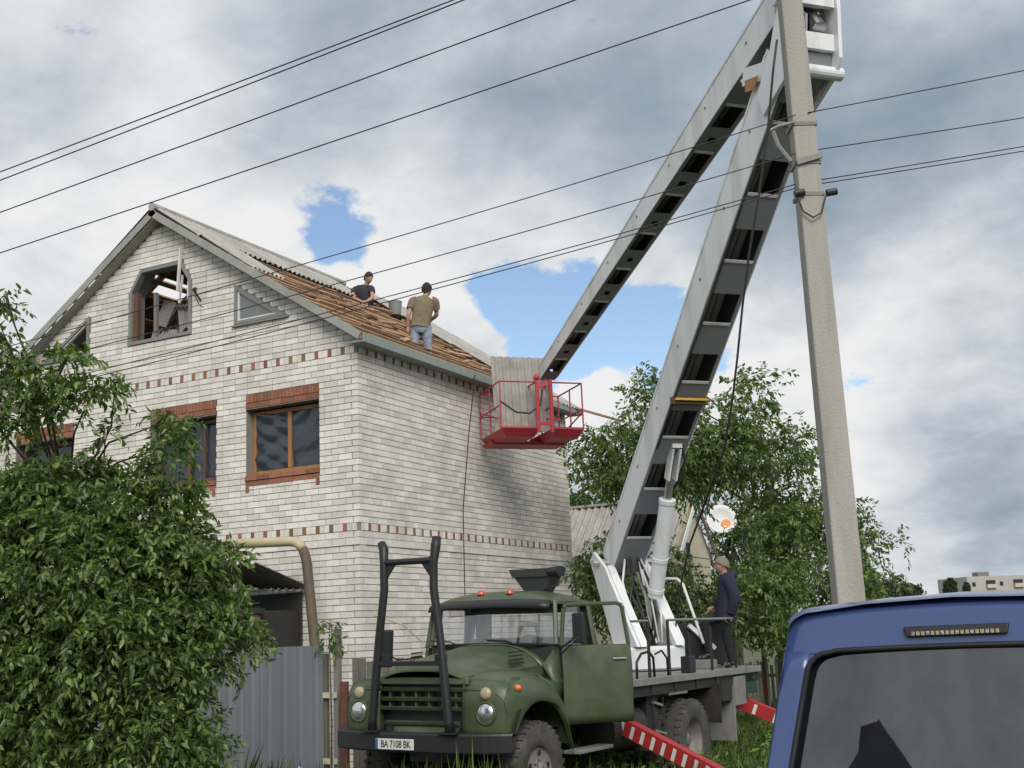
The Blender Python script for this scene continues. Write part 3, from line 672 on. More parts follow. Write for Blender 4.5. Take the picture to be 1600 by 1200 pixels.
# grille: recessed dark panel with horizontal bars and short uprights
gp = MB().grid([[(.70, y, z) for y in (-.60, .60)] for z in (.97, 1.50)]).build('grille', m_black, truck)
for z in (1.06, 1.215, 1.315, 1.42):
    w = .62 if z > 1.1 else .5
    MB().hexa([(.74, -w, z-.02), (.80, -w, z-.022), (.80, w, z-.022), (.74, w, z-.02), (.74, -w, z+.02), (.815, -w, z+.008), (.815, w, z+.008), (.74, w, z+.02)]).build('grille_bar', m_green, gp)
for z in (1.265, 1.365):
    for y in (-.45, -.27, -.09, .09, .27, .45): MB().box((.735, y-.012, z-.035), (.77, y+.012, z+.035)).build('grille_upright', m_green, gp)
MB().hexa([(.70, -.62, 1.465), (.80, -.62, 1.47), (.80, .62, 1.47), (.70, .62, 1.465), (.70, -.60, 1.545), (.775, -.60, 1.54), (.775, .60, 1.54), (.70, .60, 1.545)]).build('grille_header', m_green, gp, bevel=.01)
MB().hexa([(.66, -.48, .92), (.80, -.44, .93), (.80, .44, .93), (.66, .48, .92), (.66, -.52, 1.03), (.77, -.50, 1.035), (.77, .50, 1.035), (.66, .52, 1.03)]).build('lower_apron', m_green, gp, bevel=.012)
for s in (1, -1): MB().grid([[(.80, s*.57, .95), (.70, s*.60, .95)], [(.80, s*.57, 1.5), (.70, s*.60, 1.5)]]).build('grille_cheek', m_green, gp, solid=.01)
# hood (alligator bonnet): cross-sections from nose to cowl
def hood_sec(x, hw, z0, zt_, n=15):
    row = []
    for i in range(n):
        t = -1+2*i/(n-1); a = abs(t)
        row.append((x, hw*t*(1+.0*a), zt_-(zt_-z0)*a**3.2))
    return row
secs = [hood_sec(.80, .50, 1.535, 1.60), hood_sec(.77, .56, 1.54, 1.655), hood_sec(.66, .60, 1.55, 1.70), hood_sec(.40, .645, 1.565, 1.75), hood_sec(.0, .70, 1.58, 1.80), hood_sec(-.32, .745, 1.60, 1.835), hood_sec(-.52, .77, 1.61, 1.85)]
hood = MB().grid(secs).build('hood', m_green, truck, smooth=True, solid=.012, sub=1)
for s in (1, -1):
    for k in range(4):
        z = 1.655+.042*k; MB().bar((.06, s*.698-s*.006*k, z), (-.18, s*.73-s*.008*k, z+.008), .02, .016).build('hood_louvre', m_black, hood)
# cowl and cab
cab = empty('cab', (0, 0, 0)); cab.parent = truck
XC0, XC1, HW = -.52, -1.58, .96
cow = [hood_sec(-.50, .775, 1.60, 1.86), hood_sec(-.62, .90, 1.50, 1.87)]
MB().grid(cow).build('cowl', m_green, cab, smooth=True, solid=.012)
for s in (1, -1):
    # cowl side / kick panel, A pillar, rear quarter
    MB().grid([[(-.50, s*.78, 1.62), (-.52, s*.93, 1.40), (-.54, s*.965, 1.0)], [(-.66, s*.90, 1.86), (-.66, s*.955, 1.45), (-.66, s*.965, .95)]]).build('cowl_side', m_green, cab, smooth=True, solid=.012)
    MB().bar((-.63, s*.90, 1.84), (-.72, s*.845, 2.36), .055, .06).build('pillar', m_green, cab, bevel=.012)
    MB().grid([[(-1.42, s*.965, .9), (-1.42, s*.965, 1.8), (-1.43, s*.87, 2.34)], [(XC1, s*.93, .9), (XC1, s*.93, 1.8), (XC1+.02, s*.83, 2.34)]]).build('quarter_panel', m_green, cab, smooth=True, solid=.02)
MB().box((XC1-.01, -.93, .9), (XC1+.02, .93, 1.85)).build('rear_panel', m_green, cab)
MB().box((XC1, -.84, 2.22), (XC1+.02, .84, 2.36)).build('rear_header', m_green, cab)
for s in (1, -1): MB().box((XC1, s*.62, 1.852), (XC1+.02, s*.86, 2.218)).build('rear_panel', m_green, cab)
MB().box((-1.56, -.93, .93), (-.56, .93, .97)).build('floor', m_under, cab)
st = empty('seat', (-1.25, 0, .97)); st.parent = cab
MB().box((-.22, -.85, .0), (.28, .85, .42)).build('seat_base', m_dark, st, bevel=.04)
MB().hexa([(-.28, -.85, .40), (-.14, -.85, .40), (-.14, .85, .40), (-.28, .85, .40), (-.32, -.85, .95), (-.22, -.85, .95), (-.22, .85, .95), (-.32, .85, .95)]).build('seat_back', m_dark, st, bevel=.03)
MB().box((-.70, -.9, 1.60), (-.62, .9, 1.84)).build('dashboard', m_dark, cab, bevel=.02)
MB().tube([(-.90+.03*math.sin(a)*0+.08*math.sin(a), .42+.21*math.cos(a), 1.78+.17*math.sin(a)) for a in np.linspace(0, 2*math.pi, 25)], .013, 6).build('steering_wheel', m_black, cab, smooth=True)
# roof with rounded edges and black visor
rr_ = []
for (x, z, h) in ((-.60, 2.36, .80), (-.62, 2.40, .83), (-.72, 2.455, .85), (-.95, 2.49, .86), (-1.25, 2.48, .86), (-1.48, 2.43, .845), (-1.60, 2.36, .82)):
    row = []
    for i in range(15):
        t = -1+2*i/14; a = abs(t); row.append((x, h*math.copysign(min(1, a*1.03), t), z-(z-2.335)*a**4-.0))
    rr_.append(row)
MB().grid(rr_).build('roof', m_green, cab, smooth=True, solid=.02, sub=1)
for s in (1, -1): MB().box((-1.56, s*.82-.03, 2.315), (-.66, s*.82+.03, 2.345)).build('roof_rail', m_green, cab)
vis = [[(-.615+.0*abs(t), .86*t, 2.385-.03*abs(t)**3) for t in np.linspace(-1, 1, 13)], [(-.50-.06*abs(t)**3, .87*t, 2.345-.03*abs(t)**3) for t in np.linspace(-1, 1, 13)], [(-.475-.07*abs(t)**3, .875*t, 2.285-.03*abs(t)**3) for t in np.linspace(-1, 1, 13)]]
MB().grid(vis).build('sun_visor', m_black, cab, smooth=True, solid=.01)
# windscreen: curved glass with rubber seal and wipers
def ws(t, h): return (-.555-.09*abs(t)**3-.10*h, (.885-.05*h)*t, 1.865+.47*h-.02*abs(t)**2)
wsm = MB().grid([[ws(t, h) for t in np.linspace(-1, 1, 17)] for h in np.linspace(0, 1, 6)]).build('windscreen', m_glass, cab, smooth=True)
edge = [ws(t, 0) for t in np.linspace(-1, 1, 17)]+[ws(1, h) for h in np.linspace(0, 1, 6)][1:]+[ws(t, 1) for t in np.linspace(1, -1, 17)][1:]+[ws(-1, h) for h in np.linspace(1, 0, 6)][1:]
MB().tube(edge, .017, 6).build('seal', m_rubstrip, wsm, smooth=True)
for y in (-.42, .40):
    MB().tube([(-.50, y, 1.86), (-.535, y-.12, 1.90), (-.545, y-.42, 1.915)], .009, 5).build('wiper', m_black, wsm)
MB().grid([[(XC1+.005, y, z) for y in (-.60, .60)] for z in (1.86, 2.21)]).build('rear_window', m_glass, cab)
for y in (-.20, .22): MB().lathe((-.72, y+.0, 2.455), (0, 0, 1), [(.05, 0), (.048, .03), (.03, .05), (.001, .055)], 14).build('marker_lamp', m_redlens, cab, smooth=True)
# passenger door closed, driver door swung open
def door_part(name, origin, ang, s):
    d = empty(name, origin, (0, 0, ang)); d.parent = cab
    L = .86
    # door leaf along local -x, lower panel with curved outer face (local +y outward)
    rows = []
    for z, yo in ((.95, .0), (1.05, .012), (1.3, .028), (1.6, .022), (1.80, -.004), (1.83, -.012)):
        rows.append([(-x, s*(yo-.03*max(0, (x-.70)/.16)**2*0), z) for x in (0.0, .02, .3, .6, .84, .86)])
    MB().grid(rows).build('panel', m_green, d, smooth=True, solid=.035)
    MB().grid([[(-.03, -s*.03, .97), (-.83, -s*.03, .97)], [(-.03, -s*.035, 1.80), (-.83, -s*.035, 1.80)]]).build('inner_trim', m_green, d)
    fr = [(0, -s*.008, 1.83), (-.06, -s*.06, 2.26), (-.10, -s*.07, 2.30), (-.74, -s*.07, 2.31), (-.80, -s*.065, 2.28), (-.845, -s*.008, 1.83)]
    mb = MB()
    for p, q in zip(fr[:-1], fr[1:]): mb.bar(p, q, .045, .045)
    mb.build('window_frame', m_green, d, bevel=.012)
    MB().bar((-.25, -s*.02, 1.83), (-.25, -s*.06, 2.29), .02, .02).build('quarter_bar', m_black, d)
    if s > 0: MB().grid([[(-.03, -s*.012, 1.84), (-.25, -s*.012, 1.84)], [(-.09, -s*.062, 2.27), (-.25, -s*.065, 2.28)]]).build('quarter_light', m_glass, d)
    MB().box((-.79, s*.035, 1.655), (-.62, s*.06, 1.68)).build('handle', m_steel, d, bevel=.008)
    return d
dd = door_part('door', (-.62, .975, 0), R(-40), 1)
dp = door_part('door', (-.62, -.965, 0), 0, -1)
MB().tube([(-.60, .97, 1.80), (-.48, 1.20, 1.90), (-.50, 1.28, 2.06)], .011, 6).build('mirror_arm', m_black, cab)
MB().tube([(-.58, .97, 1.72), (-.44, 1.22, 1.86), (-.50, 1.29, 1.96)], .009, 6).build('mirror_arm', m_black, cab)
MB().hexa([(-.50, 1.21, 1.86), (-.47, 1.21, 1.86), (-.47, 1.36, 1.86), (-.50, 1.36, 1.86), (-.52, 1.20, 2.20), (-.48, 1.20, 2.20), (-.48, 1.35, 2.20), (-.52, 1.35, 2.20)]).build('mirror', m_black, cab, bevel=.015)
MB().tube([(-.55, -.97, 1.72), (-.20, -1.08, 1.70), (.0, -1.05, 1.75)], .010, 6).build('mirror_arm', m_black, cab)
MB().tube([(-.55, -.97, 1.9), (-.32, -1.10, 2.12), (-.15, -1.32, 2.22), (-.10, -1.38, 2.24)], .010, 6).build('mirror_arm', m_pipe, cab)
MB().hexa([(-.02, -1.22, 1.62), (.02, -1.22, 1.62), (.02, -1.02, 1.62), (-.02, -1.02, 1.62), (-.02, -1.20, 2.06), (.03, -1.20, 2.06), (.03, -1.0, 2.06), (-.02, -1.0, 2.06)]).build('mirror', m_black, cab, bevel=.02)
# step, tank and boxes behind the cab
MB().box((-1.5, .92, .62), (-.68, 1.14, .66)).build('running_board', m_deck, truck, bevel=.008)
MB().tube([(-1.7, .80, .78), (-2.6, .80, .78)], .26, 20).build('fuel_tank', m_under, truck, smooth=False)
MB().box((-3.05, .60, .45), (-2.72, 1.0, 1.15)).build('tool_box', m_under, truck, bevel=.01)
for k, (a, b) in enumerate((((-3.10, 1.03, 1.0), (-2.80, 1.03, 1.06)), ((-3.12, 1.06, .64), (-2.82, 1.06, .70)))): MB().bar(a, b, .03, .03).build('step_rung', m_deck, truck)
for x in (-3.11, -2.81): MB().bar((x, 1.05, .66), (x, 1.03, 1.25), .02, .02).build('step_rail', m_under, truck)
MB().box((-4.62, .72, .66), (-4.60, 1.22, 1.20)).build('mudflap', m_under, truck)
MB().box((-5.35, .55, .35), (-5.30, 1.13, .92)).build('mudflap', m_deck, truck)
MB().box((-5.28, .82, .93), (-4.90, 1.12, 1.22)).build('battery_box', m_under, truck)
MB().box((-5.78, .85, .84), (-5.38, 1.14, 1.25)).build('locker', m_deck, truck, bevel=.01)
MB().box((-6.35, .70, .98), (-5.9, 1.10, 1.25)).build('rear_locker', M('locker_green', (.02, .045, .035), .6, .2, 5), truck, bevel=.01)
# ---- front roll rack (boom rest) of black tube
rk = empty('boom_rest', (0, 0, 0)); rk.parent = truck
for s, tip in ((-1, 3.02), (1, 3.05)):
    MB().tube([(1.0, s*.52, .98), (1.0, s*.515, 1.10), (1.0, s*.42, 1.95), (1.0, s*.34, 2.50), (1.0, s*.345, 2.78), (.98, s*.36, 2.95), (.96, s*.41 if s < 0 else s*.36, tip)], [.05, .048, .046, .046, .046, .055, .05], 10).build('post', m_black, rk, smooth=True)
    MB().box((.93, s*.52-.12, .973), (1.07, s*.52+.12, .99)).build('foot_plate', m_black, rk)
    MB().prism([(.99, s*.30, 2.62), (.99, s*.30, 2.84), (.99, s*.16, 2.80)], (.02, 0, 0)).build('gusset', m_black, rk)
MB().tube([(1.0, -.34, 2.80), (1.0, .34, 2.80)], .036, 8).build('cross_bar', m_black, rk)
MB().bar((1.0, -.44, 1.70), (1.0, .44, 1.70), .05, .05).build('cross_bar', m_black, rk)
for s in (-1, 1): MB().box((.93, s*.40-.06, 1.72), (1.0, s*.40+.06, 1.79)).build('lug', m_black, rk)
# ---- cradle on the cab roof
cr = empty('basket_cradle', (0, 0, 0)); cr.parent = truck
MB().hexa([(-1.40, .13, 2.46), (-1.24, .13, 2.46), (-1.24, .42, 2.46), (-1.40, .42, 2.46), (-1.46, .0, 2.66), (-1.18, .0, 2.66), (-1.18, .52, 2.66), (-1.46, .52, 2.66)]).build('hopper', M('hopper_grey', (.05, .052, .055), .6, .15, 8), cr)
MB().hexa([(-1.48, -.02, 2.662), (-1.16, -.02, 2.662), (-1.16, .54, 2.662), (-1.48, .54, 2.662), (-1.50, -.06, 2.76), (-1.14, -.06, 2.76), (-1.14, .57, 2.76), (-1.50, .57, 2.76)]).build('collar', M('hopper_grey'), cr)
MB().tube([(-1.2, .50, 2.71), (-1.15, .68, 2.72)], .06, 12).build('roller', m_black, cr)
MB().tube([(-1.2, .62, 2.74), (-1.2, .62, 2.56), (-1.2, .40, 2.50)], .008, 5).build('cable', m_cable, cr)
# ---- deck
dk = MB().box((-6.42, -1.15, 1.285), (-1.85, 1.15, 1.372)).build('deck', m_deck, truck, bevel=.006)
MB().box((-6.42, -1.1, 1.15), (-1.9, 1.1, 1.283)).build('subframe', m_under, truck)
for x0 in np.arange(-6.2, -2.0, .7): MB().box((x0, -1.12, 1.18), (x0+.06, 1.12, 1.284)).build('cross_member', m_under, truck)
rl = empty('railing', (0, 0, 0)); rl.parent = truck
for x, h in ((-2.68, .72), (-3.28, .72), (-4.70, .62), (-5.60, .45)): MB().tube([(x, 1.08, 1.372), (x, 1.08, 1.372+h)], .022, 8).build('post', m_black, rl)
MB().tube([(-2.2, 1.08, 2.09), (-2.68, 1.08, 2.09)], .016, 8).build('rail', m_deck, rl)
MB().tube([(-3.28, 1.08, 2.095), (-5.66, 1.08, 2.095)], .018, 8).build('rail', m_deck, rl)
MB().tube([(-2.35, 1.06, 1.37), (-2.36, 1.06, 1.58), (-2.5, 1.06, 1.68), (-2.72, 1.06, 1.70), (-2.84, 1.06, 1.62), (-2.86, 1.06, 1.372)], .018, 8).build('grab_loop', m_black, rl, smooth=True)
MB().tube([(-2.9, 1.06, 1.66), (-3.1, 1.06, 1.70), (-3.25, 1.06, 1.60), (-3.27, 1.06, 1.375)], .014, 8).build('grab_loop', m_black, rl, smooth=True)
MB().box((-4.05, .98, 1.374), (-3.85, 1.12, 1.60)).build('control_box', m_black, truck, bevel=.01)
MB().bar((-3.95, 1.05, 1.60), (-3.95, 1.05, 1.92), .06, .04).build('control_stem', m_black, truck)
# ---- outriggers with red and white stripes
def outrigger(p0, p1, nst):
    og = empty('outrigger', (0, 0, 0)); og.parent = truck
    p0, p1 = Vector(p0), Vector(p1); mb = MB(); mb.bar(p0, p1, .13, .20); mb.build('beam', m_redp, og, bevel=.006)
    s, t, z = frame(p1-p0)
    for k in range(nst):
        a = p0+(p1-p0)*((k+.35)/nst)
        for sg in (-1, 1):
            c = a+s*(sg*.0665); q = [c-t*.085, c+z*.05-t*.085, c+z*.05+t*.065, c+t*.065]
            MB().prism(q, s*(sg*.002)).build('stripe', m_whitep, og)
    MB().tube([p1+Vector((0, 0, .12)), (p1.x, p1.y, .08)], .05, 10).build('jack', m_steel, og)
    MB().lathe((p1.x, p1.y, .0), (0, 0, 1), [(.001, 0), (.16, .0), (.16, .025), (.06, .07), (.001, .07)], 16).build('foot', m_redp, og)
outrigger((-2.05, .55, 1.02), (-1.75, 2.45, .28), 13)
outrigger((-2.05, -.55, 1.02), (-1.9, -1.75, .45), 8)
outrigger((-6.05, .40, 1.05), (-6.3, 2.2, .30), 6)
outrigger((-6.05, -.40, 1.05), (-6.3, -2.0, .30), 10)
# ---- turntable and boom, laid out in the boom's vertical plane: s outwards (towards the camera side), n across
BT = Vector((3.87, 1.75, 0)); BD = Vector((.73, -.683, 0)).normalized(); BN = Vector((-BD.y, BD.x, 0)); BUP = Vector((0, 0, 1))
def bp_(s, z, n=0.0): return BT+BD*s+BN*n+Vector((0, 0, z))
tt = empty('turntable', (0, 0, 0)); tt.parent = truck
MB(tw).lathe(bp_(0, 1.40), (0, 0, 1), [(.62, 0), (.66, .03), (.66, .30), (.60, .34), (.001, .34)], 40).build('slew_ring', m_boom, tt, smooth=False)
for n in (-.40, .34):
    MB(tw).prism([bp_(.62, 1.742, n), bp_(-.20, 1.742, n), bp_(-.95, 3.08, n), bp_(-.78, 3.20, n), bp_(-.40, 2.95, n)], BN*.05).build('upright_plate', m_boom, tt, bevel=.006)
    MB(tw).prism([bp_(.64, 1.742, n+(.052 if n < 0 else -.122)), bp_(.50, 1.742, n+(.052 if n < 0 else -.122)), bp_(-.52, 2.95, n+(.052 if n < 0 else -.122)), bp_(-.40, 2.97, n+(.052 if n < 0 else -.122))], BN*.12).build('upright_flange', m_boom, tt)
MB(tw).tube([bp_(-.62, 3.02, -.5), bp_(-.62, 3.02, .5)], .06, 14).build('pivot_pin', m_steel, tt)
hz = []
for k in range(9):
    n = random.uniform(-.22, .22); pts = [bp_(random.uniform(-.1, .2), 1.78, n), bp_(random.uniform(-.1, .25), 2.2, n+random.uniform(-.08, .08)), bp_(-.2+random.uniform(-.15, .1), 2.7, n+random.uniform(-.08, .08)), bp_(-.25, 3.05, n*.7)]
    MB(tw).tube(pts, .018, 6).build('hose', m_cable if k % 4 else m_white, tt, smooth=True)
MB(tw).tube([bp_(.3, 1.8, .1), bp_(.28, 2.5, .02), bp_(.2, 2.85, -.05), bp_(.15, 2.90, .06), bp_(.2, 2.6, .12), bp_(.28, 2.4, .05)], .014, 6).build('hose', m_white, tt, smooth=True)
MB(tw).tube([bp_(.55, 1.75, .70), bp_(.1, 2.64, .66), bp_(.0, 2.72, .62), bp_(-.1, 2.73, .55), bp_(-.2, 2.73, .40)], .022, 8).build('guard_hoop', m_white, tt, smooth=True)
MB(tw).hexa([bp_(-.55, 1.42, .6), bp_(-.1, 1.42, .6), bp_(-.1, 1.42, 1.45), bp_(-.55, 1.42, 1.45), bp_(-.6, 2.05, .6), bp_(-.1, 2.05, .6), bp_(-.1, 2.05, 1.45), bp_(-.6, 2.05, 1.45)]).build('counter_box', m_black, tt, bevel=.01)
MB(tw).bar(bp_(-.08, 2.02, .8), bp_(-.05, 1.66, 1.2), .10, .06).build('brace', m_boom, tt)
def boom(name, A, B, wA, wB, hA, hB, holes, side_mat, under_mat):
    """box boom from (s,z) A to B: two side plates, a top plate and battened underside with openings; holes are (t0,t1,width fraction)"""
    bo_ = empty(name, (0, 0, 0)); bo_.parent = truck
    a, b = bp_(*A), bp_(*B); ax = (b-a).normalized(); up = BN.cross(ax) if (BN.cross(ax)).dot(Vector((0, 0, 1))) > 0 else ax.cross(BN)
    P = lambda t, n, h: a+(b-a)*t+BN*(n*(wA+(wB-wA)*t)/2)+up*(h*(hA+(hB-hA)*t)/2)
    for sg in (-1, 1):
        o0, i0 = sg*1.0, sg*(1-.03)
        MB(tw).hexa([P(0, o0, -1), P(1, o0, -1), P(1, i0, -1), P(0, i0, -1), P(0, o0, 1), P(1, o0, 1), P(1, i0, 1), P(0, i0, 1)]).build('side_plate', side_mat, bo_)
    for sg in (-1, 1):
        o0, i0 = sg*.962, sg*.945
        MB(tw).hexa([P(0.002, o0, -.92), P(.998, o0, -.92), P(.998, i0, -.92), P(0.002, i0, -.92), P(0.002, o0, .92), P(.998, o0, .92), P(.998, i0, .92), P(0.002, i0, .92)]).build('inner_shade_plate', m_boominshade, bo_)  # added dark plates that paint the shade seen through the openings
    MB(tw).hexa([P(0, -.97, .94), P(1, -.97, .94), P(1, .97, .94), P(0, .97, .94), P(0, -.97, .985), P(1, -.97, .985), P(1, .97, .985), P(0, .97, .985)]).build('top_plate', m_boominshade, bo_)
    for nn, hh, rr in ((-.55, .25, .05), (-.2, -.2, .035), (.35, .1, .06)):
        MB(tw).tube([P(.03, nn, hh), P(.5, nn+.1, hh+.1), P(.97, nn, hh)], rr*(wA+wB)*1.0, 8).build('inner_pipe', m_deck, bo_)
    for sg in (-1, 1):
        for hh in (-.93, .93): MB(tw).bar(P(.01, sg*1.012, hh), P(.99, sg*1.012, hh), .012, .035, up=up).build('weld_flange', side_mat, bo_)
    for k_ in range(7):
        tk = .10+.13*k_
        MB(tw).tube([P(tk, -1.0, .2), P(tk, -1.03, .2)], .022, 8).build('bolt_head', m_deck, bo_)
    ts = [0.0]
    for t0, t1, fr in holes:
        if fr > .5: MB(tw).hexa([P(t0-.004, -fr, -1.03), P(t0+.001, -fr, -1.03), P(t0+.001, fr, -1.03), P(t0-.004, fr, -1.03), P(t0-.004, -fr, -.99), P(t0+.001, -fr, -.99), P(t0+.001, fr, -.99), P(t0-.004, fr, -.99)]).build('opening_lip', side_mat, bo_)
        if t0-ts[-1] > 1e-4: MB(tw).hexa([P(ts[-1], -.965, -.985), P(t0, -.965, -.985), P(t0, .965, -.985), P(ts[-1], .965, -.985), P(ts[-1], -.965, -.94), P(t0, -.965, -.94), P(t0, .965, -.94), P(ts[-1], .965, -.94)]).build('batten_plate', under_mat, bo_)
        for sg in (-1, 1):
            if fr < .96: MB(tw).hexa([P(t0, sg*fr, -.986), P(t1, sg*fr, -.986), P(t1, sg*.966, -.986), P(t0, sg*.966, -.986), P(t0, sg*fr, -.94), P(t1, sg*fr, -.94), P(t1, sg*.966, -.94), P(t0, sg*.966, -.94)]).build('edge_strip', under_mat, bo_)
        ts.append(t1)
    if ts[-1] < 1: MB(tw).hexa([P(ts[-1], -.965, -.985), P(1, -.965, -.985), P(1, .965, -.985), P(ts[-1], .965, -.985), P(ts[-1], -.965, -.94), P(1, -.965, -.94), P(1, .965, -.94), P(ts[-1], .965, -.94)]).build('batten_plate', under_mat, bo_)
    return bo_, P
LA, LB = (-.62, 3.02), (5.28, 8.60)
hl_ = [(.09+.118*k, .09+.118*k+.056, .80) for k in range(8)]
lower, PL = boom('lower_boom', LA, LB, .50, .54, .44, .60, hl_, m_boom, m_boomshade)
MB(tw).bar(PL(.405, -1.06, -1.1), PL(.405, 1.06, -1.1), .09, .10).build('warning_bar', M('warn_brown', (.10, .06, .03), .6, .2, 10), lower)
MB(tw).bar(PL(.413, -1.0, -1.30), PL(.413, .9, -1.30), .03, .03).build('warning_tape', M('warn_yellow', (.60, .36, .03), .6, .25, 14), lower)
# lift cylinder on the camera side of the lower boom
c0, c1 = bp_(.32, 2.55, .10), PL(.245, .25, -1.6); cm = c0+(c1-c0)*.80
cyl = empty('lift_cylinder', (0, 0, 0)); cyl.parent = truck
MB(tw).tube([c0-(c1-c0).normalized()*.1, cm], .115, 20).build('barrel', m_boom, cyl, smooth=False)
for f in (.0, .28, .80): MB(tw).tube([c0+(c1-c0)*f-(c1-c0).normalized()*.03, c0+(c1-c0)*f+(c1-c0).normalized()*.03], .125, 20).build('band', m_boom, cyl)
MB(tw).tube([cm, c1], .06, 14).build('rod', m_steel, cyl, smooth=False)
for n in (.02, .48): MB(tw).bar(PL(.245, n, -1.7), PL(.30, n, -1.0), .03, .14).build('clevis', m_boom, cyl)
MB(tw).bar(PL(.305, -.05, -1.02), PL(.305, .55, -1.02), .08, .06).build('clevis_head', m_white, cyl)
MB(tw).tube([PL(.31, .6, -.9), PL(.28, .95, -1.3), PL(.24, .9, -1.6), PL(.215, .5, -1.7)], .02, 6).build('hose', m_cable, cyl, smooth=True)
# upper boom running down to the basket
UA, UB = (5.45, 9.40), (-3.45, 6.66)
hu = []
t = .19
for k in range(8):
    hu.append((t, t+.048, .72)); hu.append((t+.070, t+.082, .30)); t += .104
hu = [h for h in hu if h[1] < .985]
upper, PU = boom('upper_boom', UA, UB, .44, .30, .50, .24, hu, m_boom, m_boomshade)
# elbow head: side cheeks, cross frame, pins
eb = empty('elbow', (0, 0, 0)); eb.parent = truck
for n in (-.33, .28):
    MB(tw).prism([bp_(4.95, 7.98, n), bp_(5.10, 8.06, n), bp_(5.60, 8.28, n), bp_(5.73, 8.45, n), bp_(5.79, 9.1, n), bp_(5.80, 9.75, n), bp_(5.45, 9.80, n), bp_(5.42, 9.1, n), bp_(5.22, 8.72, n), bp_(4.86, 8.30, n)], BN*.05).build('cheek', m_boom, eb, bevel=.008)
for s0, z0, z1 in ((5.66, 8.56, 8.76), (5.74, 9.08, 9.45)):
    MB(tw).hexa([bp_(s0, z0, -.275), bp_(s0, z0, .275), bp_(s0-.06, z0, .275), bp_(s0-.06, z0, -.275), bp_(s0+.02, z1, -.275), bp_(s0+.02, z1, .275), bp_(s0-.04, z1, .275), bp_(s0-.04, z1, -.275)]).build('cross_frame', m_boom, eb)
MB(tw).prism([bp_(5.08, 8.12, -.27), bp_(5.52, 8.32, -.27), bp_(5.60, 8.54, -.27), bp_(5.54, 8.56, -.27), bp_(5.46, 8.37, -.27), bp_(5.05, 8.18, -.27)], BN*.54).build('nose_plate', m_boomshade, eb)
MB(tw).prism([bp_(5.34, 8.5, -.27), bp_(5.40, 9.4, -.27), bp_(5.34, 9.4, -.27), bp_(5.28, 8.5, -.27)], BN*.54).build('inner_bulkhead', m_boominshade, eb)
MB(tw).tube([bp_(5.56, 8.32, -.25), bp_(5.56, 8.32, .40)], .08, 16).build('elbow_pin', m_boom, eb, smooth=False)
MB(tw).tube([bp_(5.50, 9.25, -.40), bp_(5.50, 9.25, .40)], .10, 16).build('elbow_pin', m_steel, eb)
MB(tw).tube([bp_(5.62, 8.85, .12), bp_(5.48, 9.05, .14)], .09, 14).build('hydraulic_motor', m_steel, eb)
for k in range(4): MB(tw).tube([bp_(5.55, 9.1, -.22+.07*k), bp_(5.64, 9.0, -.2+.07*k), bp_(5.60, 8.80, -.2+.07*k)], .02, 6).build('hose', m_cable if k % 2 else m_steel, eb)
# link rod bracket from the upper boom root to the lower boom
MB(tw).bar(bp_(4.52, 8.70, -.27), bp_(5.2, 8.50, -.27), .05, .22).build('link_plate', m_boom, eb)
MB(tw).bar(bp_(4.52, 8.70, .25), bp_(5.2, 8.50, .25), .05, .22).build('link_plate', m_boom, eb)
MB(tw).bar(bp_(4.50, 8.71, -.25), bp_(4.50, 8.71, .25), .20, .04).build('link_cross', m_boom, eb)
# ---- work basket: two cradles either side of the mast
bk = empty('work_basket', (0, 0, 0)); bk.parent = truck
BV = Vector((-.72, .694, 0)); BUx = Vector((.694, .72, 0)); BC = Vector((1.06, 3.98, 5.42))
def kp(u, v, z): return BC+BUx*u+BV*v+Vector((0, 0, z))
def pan(u0, u1, v0, v1):
    e = .12
    MB(tw).hexa([kp(u0+e, v0+e, 0), kp(u1-e*.6, v0+e, 0), kp(u1-e*.6, v1-.04, 0), kp(u0+e, v1-.04, 0), kp(u0, v0, .13), kp(u1, v0, .13), kp(u1, v1, .13), kp(u0, v1, .13)]).build('pan', m_basket, bk)
    MB(tw).bar(kp(u0, v0, .15), kp(u1, v0, .15), .04, .03).build('kerb', m_basket, bk)
pan(-.78, -.06, -.62, .62); pan(.16, .78, -.62, .62)
MB(tw).hexa([kp(-.7, .15, -.03), kp(.70, .15, -.03), kp(.70, .66, -.03), kp(-.7, .66, -.03), kp(-.74, .12, .03), kp(.74, .12, .03), kp(.74, .68, .03), kp(-.74, .68, .03)]).build('under_frame', m_basket, bk)
H = .98; rails = []
def rail(*pts, r=.014, m=None): MB(tw).tube(list(pts), r, 6).build('rail', m or m_basket, bk)
for u0, u1 in ((-.78, -.10), (.20, .78)):
    for z in (.55, H): rail(kp(u0, -.6, z), kp(u0, .6, z)); rail(kp(u0, .6, z), kp(u1, .6, z))
    rail(kp(u0, -.6, H), kp(u1, -.6, H)); rail(kp(u1, -.6, H), kp(u1, .6, H))
    for u in (u0, u1):
        for v in (-.6, 0, .6): rail(kp(u, v, .13), kp(u, v, H))
    rail(kp(u0, -.6, .3), kp(u0, .6, .62))
rail(kp(.78, -.6, .45), kp(.78, .6, .20)); rail(kp(.78, -.6, H), kp(.78, .6, H)); rail(kp(.78, -.6, .5), kp(.78, .6, .5))
for u in (-.10, .16): MB(tw).tube([kp(u, -.66, .06), kp(u, -.66, 1.02)], .035, 10).build('mast', m_basket, bk)
MB(tw).lathe(kp(-.10, -.66, 1.0), (0, 0, 1), [(.001, .0), (.05, .01), (.055, .06), (.03, .11), (.001, .12)], 14).build('mast_cap', m_basket, bk, smooth=True)
MB(tw).bar(kp(-.10, -.66, .22), kp(.16, -.66, .22), .05, .06).build('mast_tie', m_basket, bk)
MB(tw).bar(kp(-.10, -.67, .90), kp(.10, -.70, .95), .06, .10).build('boom_bracket', m_basket, bk)
